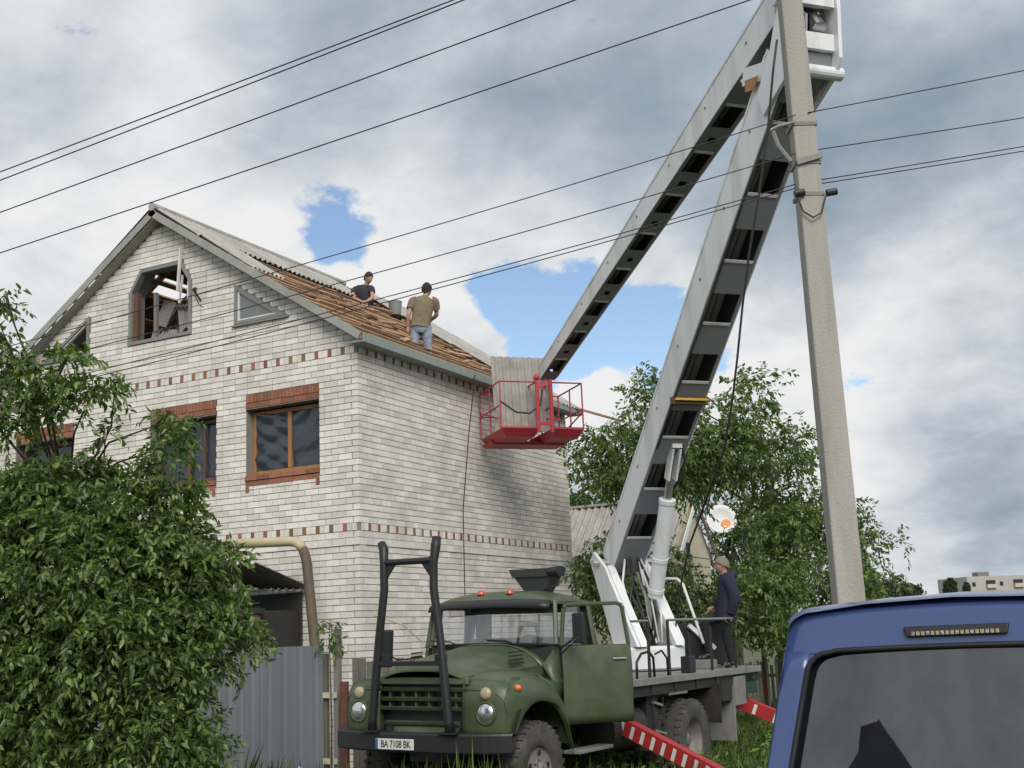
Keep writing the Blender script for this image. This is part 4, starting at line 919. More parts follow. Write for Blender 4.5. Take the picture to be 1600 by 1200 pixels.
MB(tw).tube([kp(-.78, -.6, .62), kp(-.5, -.63, .42), kp(-.25, -.64, .40), kp(-.05, -.66, .55), kp(.0, -.68, .85)], .018, 6).build('hose', m_cable, bk, smooth=True)
# slate sheet carried in the basket
ss = bpy.data.objects.new('slate_sheet', SHEET); sc.collection.objects.link(ss); tag(ss, 'grey corrugated slate sheet standing upright in the red lift basket', 'roof sheet')
p = kp(-.22, -.30, .14); zv = Vector((-BV.x, -BV.y, .10)).normalized(); dv = Vector((BV.x*.10, BV.y*.10, 1)).normalized(); xv = dv.cross(zv).normalized()
ss.matrix_world = Matrix(((xv.x, dv.x*.80, zv.x, p.x), (xv.y, dv.y*.80, zv.y, p.y), (xv.z, dv.z*.80, zv.z, p.z), (0, 0, 0, 1)))
MB(tw).tube([PL(.98, -.9, -1.06), PL(.8, -.95, -1.08), PL(.6, -.85, -1.07), PL(.42, -.95, -1.12), PL(.3, -.9, -1.06)], .014, 6).build('hose', m_cable, lower, smooth=True)
MB(tw).prism([bp_(4.62, 8.60, -.336), bp_(4.95, 8.52, -.336), bp_(4.80, 8.40, -.336), bp_(4.62, 8.45, -.336)], BN*.004).build('rust_patch', M('rust_orange', (.42, .22, .10), .9, .3, 14), lower)
# cable hanging from the elbow
cb = MB(); top = bp_(5.0, 9.15, -.1); base = Vector((top.x, top.y, 0))
cpts = [Vector(at(*q)) for q in ((1214, 62, 14.0), (1208, 110, 14.0), (1200, 200, 14.1), (1188, 290, 14.2), (1170, 400, 14.3), (1160, 480, 14.4), (1152, 560, 14.5), (1145, 620, 14.6), (1132, 700, 14.8), (1100, 790, 15.3), (1078, 850, 16.2), (1066, 900, 17.0), (1058, 960, 17.6), (1050, 1030, 17.8))]
MB(tw).tube(cpts, .014, 6).build('hanging_cable', m_cable, truck, smooth=True)

# ================================================================== YARD: porch, pipe, fences
pc = empty('porch', (-2.3, -.7, 0)); tag(pc, 'dark old slate porch canopy over the shaded house entrance', 'porch')
po = off((-2.3, -.7, 0))
mb = MB(po); mb.box((-3.42, -1.15, 0), (-3.34, -1.07, 2.55)); mb.build('post', m_white, pc)
mb = MB(po); mb.box((-1.13, -1.15, 0), (-1.05, -1.07, 2.45)); mb.build('post', m_wooddark, pc)
mb = MB(po); mb.box((-3.45, -1.18, 2.45), (-1.0, -1.04, 2.53)); mb.build('beam', m_dark, pc)
for i in range(3):
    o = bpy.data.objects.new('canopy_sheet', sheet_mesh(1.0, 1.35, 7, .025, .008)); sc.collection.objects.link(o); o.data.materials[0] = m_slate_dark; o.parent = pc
    o.location = (-.80+.84*i, .68, 2.86+.06*(i % 2)); o.rotation_euler = (R(-167+4*i), R(3-4*i), R(2*i-2)+math.pi); o.rotation_euler = (R(180+14+3*(i % 2)), R(180+(-3+3*i)), 0)
mb = MB(po); mb.box((-3.40, -.10, .02), (-1.08, -.03, 2.78)); mb.build('entrance_shade_panel', m_dark, pc)  # added dark panel: the gloom under the canopy put into its colour
for xx in (-3.38, -1.14): MB(po).box((xx, -1.05, .02), (xx+.04, -.11, 2.5)).build('side_shade_panel', m_dark, pc)  # dark sides added too, carrying the painted porch shade round
# gas pipe: horizontal run, bend and slanting riser
gp_ = empty('gas_pipe', (-.6, -1.0, 0)); tag(gp_, 'beige gas pipe bending down into a brown riser beside the metal gate', 'pipe')
go = off((-.6, -1.0, 0))
a = at(300, 853, 18.6); b_ = at(452, 846, 18.05); c_ = at(474, 858, 17.95); d_ = at(480, 885, 17.9); e_ = at(492, 1008, 17.5)
arc = [Vector(b_)*(1-t)**2+Vector(at(476, 844, 18.0))*2*t*(1-t)+Vector(d_)*t*t for t in np.linspace(0, 1, 8)]
MB(go).tube([Vector(a)]+arc[:5], .075, 12).build('run', m_pipe, gp_, smooth=True)
e2 = Vector(e_)+(Vector(e_)-Vector(d_))*.9; e2.z = 0
MB(go).tube(arc[4:]+[Vector(e_), e2], .075, 12).build('riser', m_pipeb, gp_, smooth=True)
# metal sheet gate and wood fences stand along one line in front of the house
FY = -2.6
gt = empty('metal_fence', (-1.2, FY, 0)); tag(gt, 'grey galvanised sheet metal fence beside the leafy cherry tree', 'fence')
def ribbed(x0, x1, z0, z1, y, rib=.19, par=None, name='panel', mat=m_zinc):
    xs = []; x = x0
    while x < x1-.001:
        for dx, dy in ((0, 0), (.10, 0), (.118, -.012), (.165, -.012), (.183, 0)):
            if x+dx < x1: xs.append((x+dx, dy))
        x += rib
    xs.append((x1, 0))
    return MB(off((-1.2, FY, 0))).grid([[(x, y+dy, z0) for x, dy in xs], [(x, y+dy, z1) for x, dy in xs]]).build(name, mat, par, solid=.004)
for i, (x0, x1, h) in enumerate(((-6.2, -4.9, 1.95), (-4.89, -3.6, 1.93), (-3.59, -2.3, 1.96), (-2.29, -1.05, 1.94), (-1.04, .18, 1.95), (.185, 1.20, 1.955))):
    ribbed(x0, x1, .06, h, FY+.004*(i % 2), rib=.19 if i < 5 else .25, par=gt)
for x in (-3.6, -1.05, 1.17): MB(off((-1.2, FY, 0))).box((x, FY+.03, 0), (x+.06, FY+.09, 1.85)).build('post', m_woodgrey, gt)
for z in (.45, 1.5): MB(off((-1.2, FY, 0))).box((-6.2, FY+.012, z), (1.18, FY+.03, z+.05)).build('rail', m_rust, gt)
for z in (1.30, .50): MB(off((-1.2, FY, 0))).box((1.205, FY-.02, z), (1.42, FY-.005, z+.07)).build('hinge', m_cream, gt)
rp_ = MB().tube([(0, 0, 0), (0, 0, 1.5)], .055, 12); o = rp_.build('gate_post', m_rust); o.location = (1.60, FY-.1, 0); tag(o, 'short rusty dark red steel post beside the truck fender', 'post')
o = MB().bar((0, 0, 0), (.02, 0, 2.15), .085, .07).build('timber_post', m_woodgrey); o.location = (1.37, FY+.06, 0); tag(o, 'tall grey weathered timber post at the end of the metal fence', 'post')
wf = empty('wooden_fence', (1.5, FY+.35, 0)); tag(wf, 'grey weathered vertical board fence behind the truck bonnet', 'fence')
x = 1.40; k = 0
while x < 3.6:
    w_ = random.uniform(.085, .12); h = 1.74+random.uniform(-.03, .04)
    MB().hexa([(x-1.5, 0, .05), (x-1.5+w_, 0, .05), (x-1.5+w_, .022, .05), (x-1.5, .022, .05), (x-1.5+random.uniform(-.01, .01), 0, h), (x-1.5+w_+random.uniform(-.01, .005), 0, h+random.uniform(-.02, .02)), (x-1.5+w_, .022, h), (x-1.5, .022, h)]).build('board', m_woodgrey, wf); x += w_+random.uniform(.008, .02)
for z in (.5, 1.4): MB().box((-.1, .024, z), (2.1, .06, z+.07)).build('rail', m_woodgrey, wf)
# small bottle standing by the fence
bt = empty('plastic_bottle', (1.02, FY-.25, 0)); tag(bt, 'small clear plastic bottle with blue cap at the foot of the metal fence', 'bottle')
MB().lathe((0, 0, .30), (0, 0, 1), [(.001, 0), (.04, .005), (.042, .12), (.04, .15), (.018, .19), (.016, .20)], 16).build('body', M('bottle_plastic', (.45, .55, .60), .15, .05, 5), bt, smooth=True)
MB().lathe((0, 0, .50), (0, 0, 1), [(.019, 0), (.019, .03), (.001, .032)], 14).build('cap', M('cap_blue', (.03, .14, .55), .4, .05, 5), bt)
MB().box((-.12, -.1, 0), (.12, .1, .30)).build('brick_stand', m_mortar, bt)

# ================================================================== CONCRETE POLE AND WIRES
PX, PY = 8.39, -5.04
pole = empty('concrete_pole', (PX, PY, 0), (0, 0, R(30))); tag(pole, 'tapering concrete utility pole carrying the wires in front of the lift', 'pole')
MB().hexa([(-.128, -.118, 0), (.128, -.118, 0), (.115, .118, 0), (-.115, .118, 0), (-.095, -.085, 9.6), (.095, -.085, 9.6), (.085, .085, 9.6), (-.085, .085, 9.6)]).build('shaft', m_concrete, pole, bevel=.018)
for z in (6.35, 5.98, 5.68): MB().box((-.115, -.105, z), (.115, .105, z+.035)).build('clamp_band', m_deck, pole)
MB().bar((-.11, -.11, 5.99), (.12, -.12, 6.05), .03, .05).build('bracket', m_deck, pole)
MB().tube([(-.16, -.10, 6.0), (-.26, -.1, 6.15), (-.30, -.1, 6.3)], .025, 8).build('insulator_hook', m_deck, pole)
MB().tube([(-.10, -.12, 6.37), (-.25, -.13, 6.33), (-.32, -.12, 6.30)], .012, 6).build('tie_wire', m_steel, pole)
for x in (.13, -.16): MB().tube([(x, -.12, 5.69), (x+.09, -.12, 5.705)], .032, 10).build('insulator', m_black, pole)
MB().tube([(.12, -.13, 5.68), (.06, -.14, 5.50), (-.02, -.14, 5.46), (-.10, -.13, 5.52), (-.14, -.12, 5.66)], .008, 6).build('jumper_loop', m_cable, pole)
for z in (1.2,): MB().box((-.116, -.127, z), (.10, -.123, z+.16)).build('number_patch', M('patch_white', (.5, .5, .47), .8, .2, 20), pole)
def wire(name, p, q, sag, r, label, grp=None):
    p, q = Vector(p), Vector(q); pts = [p+(q-p)*t+Vector((0, 0, -4*sag*t*(1-t))) for t in np.linspace(0, 1, 25)]
    o = MB(off(p)).tube(pts, r, 5).build(name, m_cable, None, smooth=True); o.location = p; tag(o, label, 'wire', grp); return o
G1 = 'wires carried by the concrete pole'
Lw = {180: (-900, 828), 240: (-900, 845), 288: (-900, 872), 294: (-900, 884)}
names = ['uppermost thin wire running from the concrete pole over the house', 'second thin wire below the top clamp of the concrete pole', 'upper of two close wires leaving the dark insulator on the pole', 'lower of two close wires leaving the dark insulator on the pole']
for (yp, (lx, ly)), nm in zip(Lw.items(), names):
    P = at(1243, yp, 10.75); Q = at(lx, ly-60, 13.0); wire('overhead_wire', P, Q, .16, .0052, nm+', left span', G1)
rt = {180: (2300, -42), 240: (2300, 60), 288: (2300, 98), 294: (2300, 108)}
for (yp, (lx, ly)), nm in zip(rt.items(), names):
    P = at(1262, yp-4, 10.8); Q = at(lx, ly, 13.0); wire('overhead_wire', P, Q, .04, .0055, nm+', right span', G1)
G2 = 'high wires crossing the upper left sky'
for (xa, ya, xb, yb), nm in zip((((-500), 453, 760, -20), (-500, 471, 780, -22), (-500, 512, 1000, -38), (-500, 560, 1300, -44)),
        ('upper of two close wires high above the gable', 'lower of two close wires high above the gable', 'single wire below the close pair above the gable', 'lowest of the high wires just clear of the gable peak')):
    wire('overhead_wire', at(xa, ya, 11.5), at(xb, yb, 9.0), .02, .0055, nm, G2)
o = MB().tube([Vector(p)-Vector((.02, 4.1, 0)) for p in ((.30, 3.30, 6.65), (.16, 3.25, 5.6), (.10, 3.05, 4.2), (.25, 2.75, 2.6), (.45, 2.3, 1.2), (.6, 2.0, .0))], .010, 5).build('rope', m_cable); o.location = (.02, 4.1, 0)
tag(o, 'thin dark rope hanging from the eaves down the side brick wall', 'rope')

# ================================================================== FOLIAGE
def leaf_arrays(base, dirs, nrm, ln, wd):
    """base, dirs, nrm: (n,3); six vertices and two folded quads per leaf"""
    n = len(base); dirs = dirs/np.linalg.norm(dirs, axis=1, keepdims=True)
    side = np.cross(dirs, nrm); side /= np.linalg.norm(side, axis=1, keepdims=True)+1e-9; up = np.cross(side, dirs)
    ln, wd = ln[:, None], wd[:, None]
    droop = -up*ln*.12
    V = np.stack([base, base+dirs*ln*.33+side*wd*.5+up*wd*.18, base+dirs*ln*.68+side*wd*.38+up*wd*.10+droop*.5, base+dirs*ln+droop, base+dirs*ln*.68-side*wd*.38+up*wd*.10+droop*.5, base+dirs*ln*.33-side*wd*.5+up*wd*.18], 1)
    i = np.arange(n)[:, None]*6
    F = np.concatenate([i+np.array([[0, 1, 2, 3]]), i+np.array([[0, 3, 4, 5]])], 1).reshape(-1, 4)
    return V.reshape(-1, 3), F
def mesh_np(name, V, F, mat):
    me = bpy.data.meshes.new(name); nf = len(F); me.vertices.add(len(V)); me.vertices.foreach_set('co', np.ascontiguousarray(V, dtype=np.float32).ravel())
    me.loops.add(nf*4); me.loops.foreach_set('vertex_index', np.ascontiguousarray(F, dtype=np.int32).ravel()); me.polygons.add(nf)
    me.polygons.foreach_set('loop_start', np.arange(0, nf*4, 4, dtype=np.int32)); me.polygons.foreach_set('loop_total', np.full(nf, 4, dtype=np.int32))
    me.update(calc_edges=True); me.materials.append(mat); return me
def sprays(centers, outward, nleaf, ln, wd, spread, rg):
    """leafy twigs: each spray carries nleaf leaves along a drooping stem"""
    n = len(centers); d = outward+rg.normal(size=(n, 3))*.55; d[:, 2] -= .15; d /= np.linalg.norm(d, axis=1, keepdims=True)
    B, D, N_ = [], [], []
    for k in range(nleaf):
        t = (k+.5)/nleaf; p = centers+d*spread*t+np.array([0, 0, -1])*spread*.35*t*t
        sd = rg.normal(size=(n, 3)); sd -= d*(sd*d).sum(1, keepdims=True); sd /= np.linalg.norm(sd, axis=1, keepdims=True)
        B.append(p); D.append(d*.5+sd*.8+np.array([0, 0, -.45])); N_.append(rg.normal(size=(n, 3))*.55+np.array([0, 0, 1.0]))
    B, D, N_ = np.concatenate(B), np.concatenate(D), np.concatenate(N_); m = len(B)
    return B, D, N_, ln*rg.uniform(.65, 1.15, m), wd*rg.uniform(.7, 1.1, m)
def in_blobs(blobs, per, rg, hollow=.45):
    """spray positions: each bough is broken into clumps with gaps between them"""
    C, O = [], []
    for c, rad, n in blobs:
        m = int(n*per); k = max(1, int(m/22)); rad = np.asarray(rad); c = np.asarray(c)
        v = rg.normal(size=(k, 3)); v /= np.linalg.norm(v, axis=1, keepdims=True); r = (.35+.65*rg.random(k)**.6)[:, None]
        cc = c+v*r*rad if k > 1 else c[None, :]; own = rg.integers(0, k, m)
        w = rg.normal(size=(m, 3)); sp_ = rad*(.62/k**(1/3)) if k > 1 else rad*.6
        C.append(cc[own]+w*sp_*np.array([1, 1, .75])); o = w+v[own]*.8; O.append(o/np.linalg.norm(o, axis=1, keepdims=True))
    return np.concatenate(C), np.concatenate(O)
def tree(name, label, cat, base, trunk_pts, trunk_r, blobs, per, nleaf, ln, wd, spread, mat, bark, rg, singles=0, group=None):
    t = empty(name, base); tag(t, label, cat, group); o_ = Vector(base)
    mb = MB(off(base)); mb.tube(trunk_pts, trunk_r, 10); mb.build('trunk', bark, t, smooth=True)
    tp_ = [Vector(p) for p in trunk_pts]; mb = MB(off(base))
    for c, rad, n in blobs:
        c = Vector(c); st_ = min(tp_[1:], key=lambda q: (q-c).length+(.8*max(0, q.z-c.z))); mid = st_.lerp(c, .5)+Vector((rg.normal()*.12, rg.normal()*.12, .12*(c-st_).length))
        L_ = (c-st_).length; r0 = min(trunk_r[-1]*.8, .0055*L_+.005)
        mb.tube([st_, st_.lerp(mid, .6), mid, mid.lerp(c, .6), c], [r0, r0*.85, r0*.7, r0*.5, r0*.35], 6)
        for _ in range(7):
            v = Vector(rg.normal(size=3)); v.normalize(); e = c+Vector((v.x*rad[0], v.y*rad[1], v.z*rad[2]))*.85
            mb.tube([c.lerp(mid, .3), c.lerp(e, .5)+Vector((0, 0, .05)), e], [r0*.4, r0*.28, r0*.12], 5)
    o = mb.build('limbs', bark, t, smooth=True); o['kind'] = 'stuff'
    C, O = in_blobs(blobs, per, rg); B, D, N_, l_, w_ = sprays(C, O, nleaf, ln, wd, spread, rg)
    keep = np.ones(len(B), bool)
    if singles:
        d = B-CAM; z = d@_f; x = 800+FPX*(d@_r)/z; y = 600-FPX*(d@_u)/z; vis = np.where((x > 5) & (x < 1595) & (y > 5) & (y < 1195))[0]
        pick = vis[np.argsort(z[vis])][:singles]; keep[pick] = False
    V, F = leaf_arrays(B[keep], D[keep], N_[keep], l_[keep], w_[keep]); V = V-np.array(base)
    o = link('crown', mesh_np('crown', V, F, mat), mat, t); o['kind'] = 'stuff'
    if singles:
        u1, f1 = leaf_arrays(np.zeros((1, 3)), np.array([[0, 1., 0]]), np.array([[0, 0, 1.]]), np.array([1.]), np.array([wd/ln])); lm = mesh_np('leaf', u1, f1, mat)
        for i in pick:
            dv = Vector(D[i]).normalized(); sv = dv.cross(Vector(N_[i])).normalized(); uv = sv.cross(dv); s_ = float(l_[i]); p = Vector(B[i])-o_
            q = bpy.data.objects.new('leaf', lm); sc.collection.objects.link(q); q.parent = t
            q.matrix_local = Matrix(((sv.x*s_, dv.x*s_, uv.x*s_, p.x), (sv.y*s_, dv.y*s_, uv.y*s_, p.y), (sv.z*s_, dv.z*s_, uv.z*s_, p.z), (0, 0, 0, 1)))
    return t
m_bark = M('bark', (.10, .08, .06), .9, .25, 12, .6, 30)
m_leafL = leafmat('cherry_leaf', (.045, .090, .030), (.24, .335, .10), .36, .34)
m_leafR = leafmat('walnut_leaf', (.060, .11, .042), (.26, .345, .125), .42, .42)
m_leafB = leafmat('bush_leaf', (.040, .080, .028), (.17, .24, .08), .45, .32)
m_leafF = leafmat('far_leaf', (.035, .055, .03), (.065, .09, .045), .7, .2)
m_grass = leafmat('grass_blade', (.05, .09, .02), (.16, .24, .05), .6, .3)
rgL = np.random.default_rng(11)
def pb(px, py, Z, rx, ry, n, rz=None):
    k = Z/FPX; return (tuple(at(px, py, Z)), (rx*k, (rz or (rx+ry)/2)*k, ry*k), n)
bl = [pb(80, 880, 9.6, 170, 95, 8), pb(225, 810, 9.8, 85, 45, 2.6), pb(60, 790, 9.8, 85, 50, 2.8), pb(280, 880, 9.7, 75, 45, 2.6), pb(315, 950, 9.6, 50, 35, 1.2), pb(150, 1000, 9.3, 160, 80, 8),
      pb(40, 1110, 9.2, 140, 100, 7), pb(200, 1130, 9.2, 110, 70, 5), pb(275, 1070, 9.4, 45, 70, 2), pb(300, 1160, 9.4, 45, 35, 1.0), pb(260, 1000, 9.4, 70, 50, 2), pb(-80, 950, 9.6, 130, 180, 6),
      pb(150, 745, 9.9, 55, 20, .9), pb(310, 845, 9.8, 35, 20, .45), pb(385, 975, 9.6, 25, 12, .2), pb(350, 1020, 9.5, 25, 14, .25),
      pb(22, 585, 9.7, 46, 22, .45), pb(100, 560, 9.7, 30, 12, .24), pb(145, 612, 9.7, 30, 12, .26), pb(80, 640, 9.7, 46, 10, .28), pb(-5, 650, 9.7, 26, 20, .22), pb(-80, 560, 9.8, 50, 80, 1.0), pb(8, 472, 9.7, 9, 10, .10), pb(-2, 525, 9.7, 9, 14, .10), pb(165, 680, 9.7, 12, 7, .07), pb(60, 605, 9.7, 36, 12, .2),
      pb(255, 700, 9.8, 10, 38, .24), pb(270, 655, 9.8, 12, 12, .14), pb(232, 735, 9.8, 12, 18, .18), pb(280, 770, 9.8, 30, 5, .13), pb(180, 600, 9.7, 10, 6, .07)]
tb = at(90, 1180, 9.9)
tree('cherry_tree', 'bushy green cherry tree spreading over the metal fence', 'tree', (tb[0], tb[1], 0), [(tb[0], tb[1], -.05), (tb[0]+.05, tb[1], .6), (tb[0]-.03, tb[1]+.05, 1.4), (tb[0]+.05, tb[1], 2.3), (tb[0]-.05, tb[1]+.05, 3.2)], [.13, .11, .09, .05, .02], bl, 105, 12, .080, .032, .21, m_leafL, m_bark, rgL, singles=280)
rgR = np.random.default_rng(5)
br_ = [pb(1020, 640, 24, 45, 45, 2.0), pb(1018, 592, 24, 12, 18, .2), pb(1075, 690, 24, 90, 60, 4), pb(1175, 625, 24, 35, 35, 1.2), pb(1150, 690, 24, 80, 60, 4), pb(1210, 710, 24, 60, 45, 2.2), pb(960, 690, 23.6, 45, 40, 1.6), pb(925, 725, 23.5, 32, 30, 1.0),
       pb(990, 730, 23.8, 80, 45, 3), pb(1110, 732, 24.5, 110, 30, 3), pb(1230, 780, 24, 70, 50, 3), pb(1280, 800, 24, 50, 45, 1.6), pb(1222, 842, 23.5, 60, 55, 3.4), pb(1290, 870, 23.5, 70, 60, 3), pb(1340, 870, 23.5, 30, 40, .8), pb(1370, 845, 23.8, 22, 14, .22), pb(1365, 895, 23.6, 25, 18, .3), pb(1345, 830, 23.8, 14, 20, .25), pb(1250, 930, 23.2, 100, 50, 4), pb(1165, 915, 22.8, 50, 40, 2), pb(1050, 720, 25, 70, 50, 2), pb(1320, 920, 23.4, 60, 35, 1.6)]
tb = at(1225, 985, 24.6)
tree('walnut_tree', 'tall broad walnut tree behind the lift boom and concrete pole', 'tree', (tb[0], tb[1], 0), [(tb[0], tb[1], -.05), (tb[0], tb[1], 1.2), (tb[0]+.1, tb[1], 2.6), (tb[0]-.1, tb[1]+.1, 4.2), (tb[0], tb[1], 5.6)], [.22, .19, .17, .13, .06], br_, 72, 11, .118, .050, .32, m_leafR, m_bark, rgR)
bs = [pb(925, 870, 22.0, 30, 42, 1.5), pb(945, 925, 21.8, 40, 50, 2.2), pb(1050, 880, 21.3, 24, 22, .5), pb(1040, 955, 21.2, 60, 45, 2.4), pb(1100, 940, 21.5, 50, 50, 2), pb(1000, 930, 21.2, 50, 60, 2)]
tb = at(960, 1000, 21.9)
tree('elder_bush', 'dark green bush growing between the brick house and the lift turntable', 'bush', (tb[0], tb[1], 0), [(tb[0], tb[1], -.05), (tb[0], tb[1], .8), (tb[0]+.1, tb[1], 1.6), (tb[0], tb[1], 2.4)], [.09, .08, .06, .03], bs, 75, 10, .12, .05, .3, m_leafB, m_bark, np.random.default_rng(3))
bs = [pb(1190, 960, 21.0, 60, 45, 2.4), pb(1150, 985, 21.0, 40, 25, 1), pb(1225, 985, 20.5, 30, 30, 1), pb(1195, 905, 21.3, 40, 30, 1.2)]
tb = at(1262, 1010, 21.0)
tree('lilac_bush', 'leafy light green bush hanging over the far picket fence', 'bush', (tb[0], tb[1], 0), [(tb[0], tb[1], -.05), (tb[0], tb[1], .7), (tb[0]+.05, tb[1], 1.5), (tb[0], tb[1], 2.0)], [.07, .06, .05, .03], bs, 80, 10, .12, .05, .3, m_leafR, m_bark, np.random.default_rng(4))
bs = [pb(1090, 730, 35, 70, 50, 2.4), pb(1160, 790, 35, 70, 60, 2.8), pb(1140, 870, 34, 60, 60, 2.4), pb(1210, 860, 35, 60, 80, 2.8), pb(1000, 750, 36, 60, 45, 2), pb(930, 760, 36, 50, 40, 1.6), pb(1160, 940, 34, 60, 45, 2)]
tb = at(1150, 1000, 35.0)
tree('garden_tree', 'dark leafy garden tree standing behind the cream neighbour house', 'tree', (tb[0], tb[1], 0), [(tb[0], tb[1], -.05), (tb[0], tb[1], 1.2), (tb[0]+.1, tb[1], 2.6), (tb[0]-.1, tb[1]+.1, 4.2)], [.2, .18, .15, .07], bs, 70, 10, .17, .08, .45, m_leafB, m_bark, np.random.default_rng(41))
# small plant growing out between fence posts
bs = [pb(515, 992, 15.2, 12, 14, .35)]
tb = at(515, 1010, 15.2)
tree('weed_plant', 'small leafy plant sprouting above the gap beside the timber post', 'plant', (tb[0], tb[1], 0), [(tb[0], tb[1], 0), (tb[0]+.02, tb[1], 1.0), (tb[0], tb[1], 1.95)], [.015, .013, .008], bs, 60, 7, .10, .035, .18, m_leafR, m_bark, np.random.default_rng(14))
# far trees along the skyline
def far_tree(name, label, px, ptop, pbot, wpx, Z, seed, group=None):
    rg = np.random.default_rng(seed); k = Z/FPX; b = at(px, pbot, Z); h = (pbot-ptop)*k; bl = []
    n = max(3, int(h/(wpx*k)*2.2))
    for i in range(n):
        t = (i+.6)/n; bl.append(((b[0]+rg.normal()*.08*wpx*k, b[1], b[2]+h*t), (wpx*k*.5*(1-.5*max(0, t-.4)), wpx*k*.5, h/n*.8), 1.0))
    base = (b[0], b[1], 0); s = max(wpx*k*.10, .25)
    return tree(name, label, 'tree', base, [(b[0], b[1], -.1), (b[0], b[1], b[2]), (b[0], b[1], b[2]+h*.6)], [.35, .3, .1], bl, 150, 5, s, s*.55, s*1.2, m_leafF, m_bark, rg, group=group)
for i, (px, pt, pbm, wp) in enumerate(((1360, 915, 950, 40), (1382, 912, 950, 30), (1400, 909, 950, 32), (1418, 914, 945, 26), (1432, 918, 945, 18))):
    far_tree('far_tree', ['broadest low green skyline tree right beside the concrete pole', 'low skyline tree second from the concrete pole', 'tallest tree of the low row beyond the concrete pole', 'low skyline tree next to the last of its row', 'smallest end tree of the low skyline row'][i], px, pt, pbm, wp, 85+4*i, 20+i, 'far tree row')
for i, (px, pt, wp) in enumerate(((1482, 909, 6), (1488, 906, 6), (1493, 910, 5))): far_tree('poplar', ['slim poplar at the far-tree side of the distant poplar trio', 'tallest middle poplar of the distant trio on the skyline', 'slimmest poplar of the distant trio, towards the apartment block'][i], px, pt, 940, wp, 190, 30+i, 'far poplars')
far_tree('poplar', 'slim dark poplar against the end of the far apartment block', 1513, 912, 940, 6, 195, 37)

# ================================================================== NEIGHBOUR HOUSE, DISH, FAR FENCE, APARTMENTS
nh = empty('neighbour_house', (-1.5, 13.3, 0)); tag(nh, 'low cream house with corrugated grey slate roof behind the bushes', 'house')
no = off((-1.5, 13.3, 0))
NX0, NX1, NYR, NZR = -6.5, .92, 13.3, 5.17; NE = 1.5; NS = 1.0
MB(no).prism([(NX1-.15, NYR-NE+.2, 0), (NX1-.15, NYR+NE-.2, 0), (NX1-.15, NYR+NE-.2, NZR-NS*(NE-.2)-.08), (NX1-.15, NYR, NZR-.09), (NX1-.15, NYR-NE+.2, NZR-NS*(NE-.2)-.08)], (NX0-NX1+.4, 0, 0)).build('wall', m_cream, nh)
ns_me = sheet_mesh(1.13, 2.3, 6, .04, .012)
nrf = empty('roof', (0, 0, 0)); nrf.parent = nh
for s in (-1, 1):
    i = 0; x = NX0+.4
    while x < NX1-.3:
        o = bpy.data.objects.new('slate_sheet', ns_me); sc.collection.objects.link(o); o.parent = nrf
        dv = Vector((0, s, -NS)).normalized(); xv = Vector((-s*-1, 0, 0)); xv = Vector((1 if s < 0 else -1, 0, 0)); zv = xv.cross(dv); p = no((x, NYR+s*.02, NZR+.01+.006*(i % 2)))
        if zv.z < 0: xv = -xv; zv = -zv
        o.matrix_local = Matrix(((xv.x, dv.x, zv.x, p.x), (xv.y, dv.y, zv.y, p.y), (xv.z, dv.z, zv.z, p.z), (0, 0, 0, 1))); x += 1.05; i += 1
    MB(no).bar((NX1+.02, NYR, NZR-.06), (NX1+.02, NYR+s*NE*1.05, NZR-.06-NS*NE*1.05), .025, .14).build('barge_board', m_white if s < 0 else m_wooddark, nrf)
MB(no).box((NX0, NYR-.12, NZR+.01), (NX1+.06, NYR+.12, NZR+.07)).build('ridge_cap', m_slate, nrf)
wv = MB(no).box((NX1-.152, NYR-.62, 3.15), (NX1-.12, NYR-.30, 4.05)).build('window', m_dark, nh)
MB(no).box((NX1-.13, NYR-.66, 3.10), (NX1-.11, NYR-.62, 4.1)).build('frame', m_fascia, wv)
for z in np.arange(.2, 3.9, .22): MB(no).box((NX1-.151, NYR-NE+.22, z), (NX1-.135, NYR+NE-.22, z+.006)).build('cladding_seam', m_mortar, nh)
ds = empty('satellite_dish', tuple(at(1127, 812, 28.2))); tag(ds, 'white satellite dish with orange emblem fixed to the neighbour house gable', 'satellite dish')
dax = Vector((.45, -.85, .28)).normalized()
MB().lathe((0, 0, 0), dax, [(.001, -.06), (.12, -.05), (.24, -.015), (.34, .04), (.36, .055), (.35, .06), (.24, .0), (.12, -.035), (.001, -.045)], 28).build('reflector', m_white, ds, smooth=True)
MB().tube([dax*-.05, (-.15, .15, -.25), (-.35, .35, -.3), (-.5, .7, -.35)], .02, 6).build('arm', m_deck, ds)
x_, y_, z_ = frame(dax); MB().lathe(x_*.10-y_*.10+dax*-.008, dax, [(.001, .004), (.11, .012)], 14).build('emblem', M('dish_orange', (.75, .28, .05), .5, .1, 10), ds)
MB().tube([-y_*.33, -y_*.30+dax*.35], .012, 5).build('feed_arm', m_steel, ds)
m_picket = M('pale_picket', (.36, .34, .30), .9, .2, 6, .3, 45, island=.2, streak=True)
ff = empty('picket_fence', tuple(np.array(at(1180, 1090, 25.0))*[1, 1, 0])); tag(ff, 'pale weathered picket fence beyond the rear of the truck deck', 'fence')
fx = Vector((.93, .36, 0)).normalized(); x = -1.6; fb = Vector(ff.location)
while x < 2.2:
    w_ = random.uniform(.05, .075); h = 1.22+random.uniform(-.06, .06); p = fx*x
    MB().bar((p.x, p.y, .05), (p.x+random.uniform(-.015, .015), p.y, h), w_, .02, up=fx.cross(Vector((0, 0, 1)))).build('picket', m_picket, ff); x += w_+random.uniform(.012, .03)
for z in (.35, .95): MB().bar(fx*-1.6+Vector((0, .03, z)), fx*2.2+Vector((0, .03, z)), .03, .06).build('rail', m_woodgrey, ff)
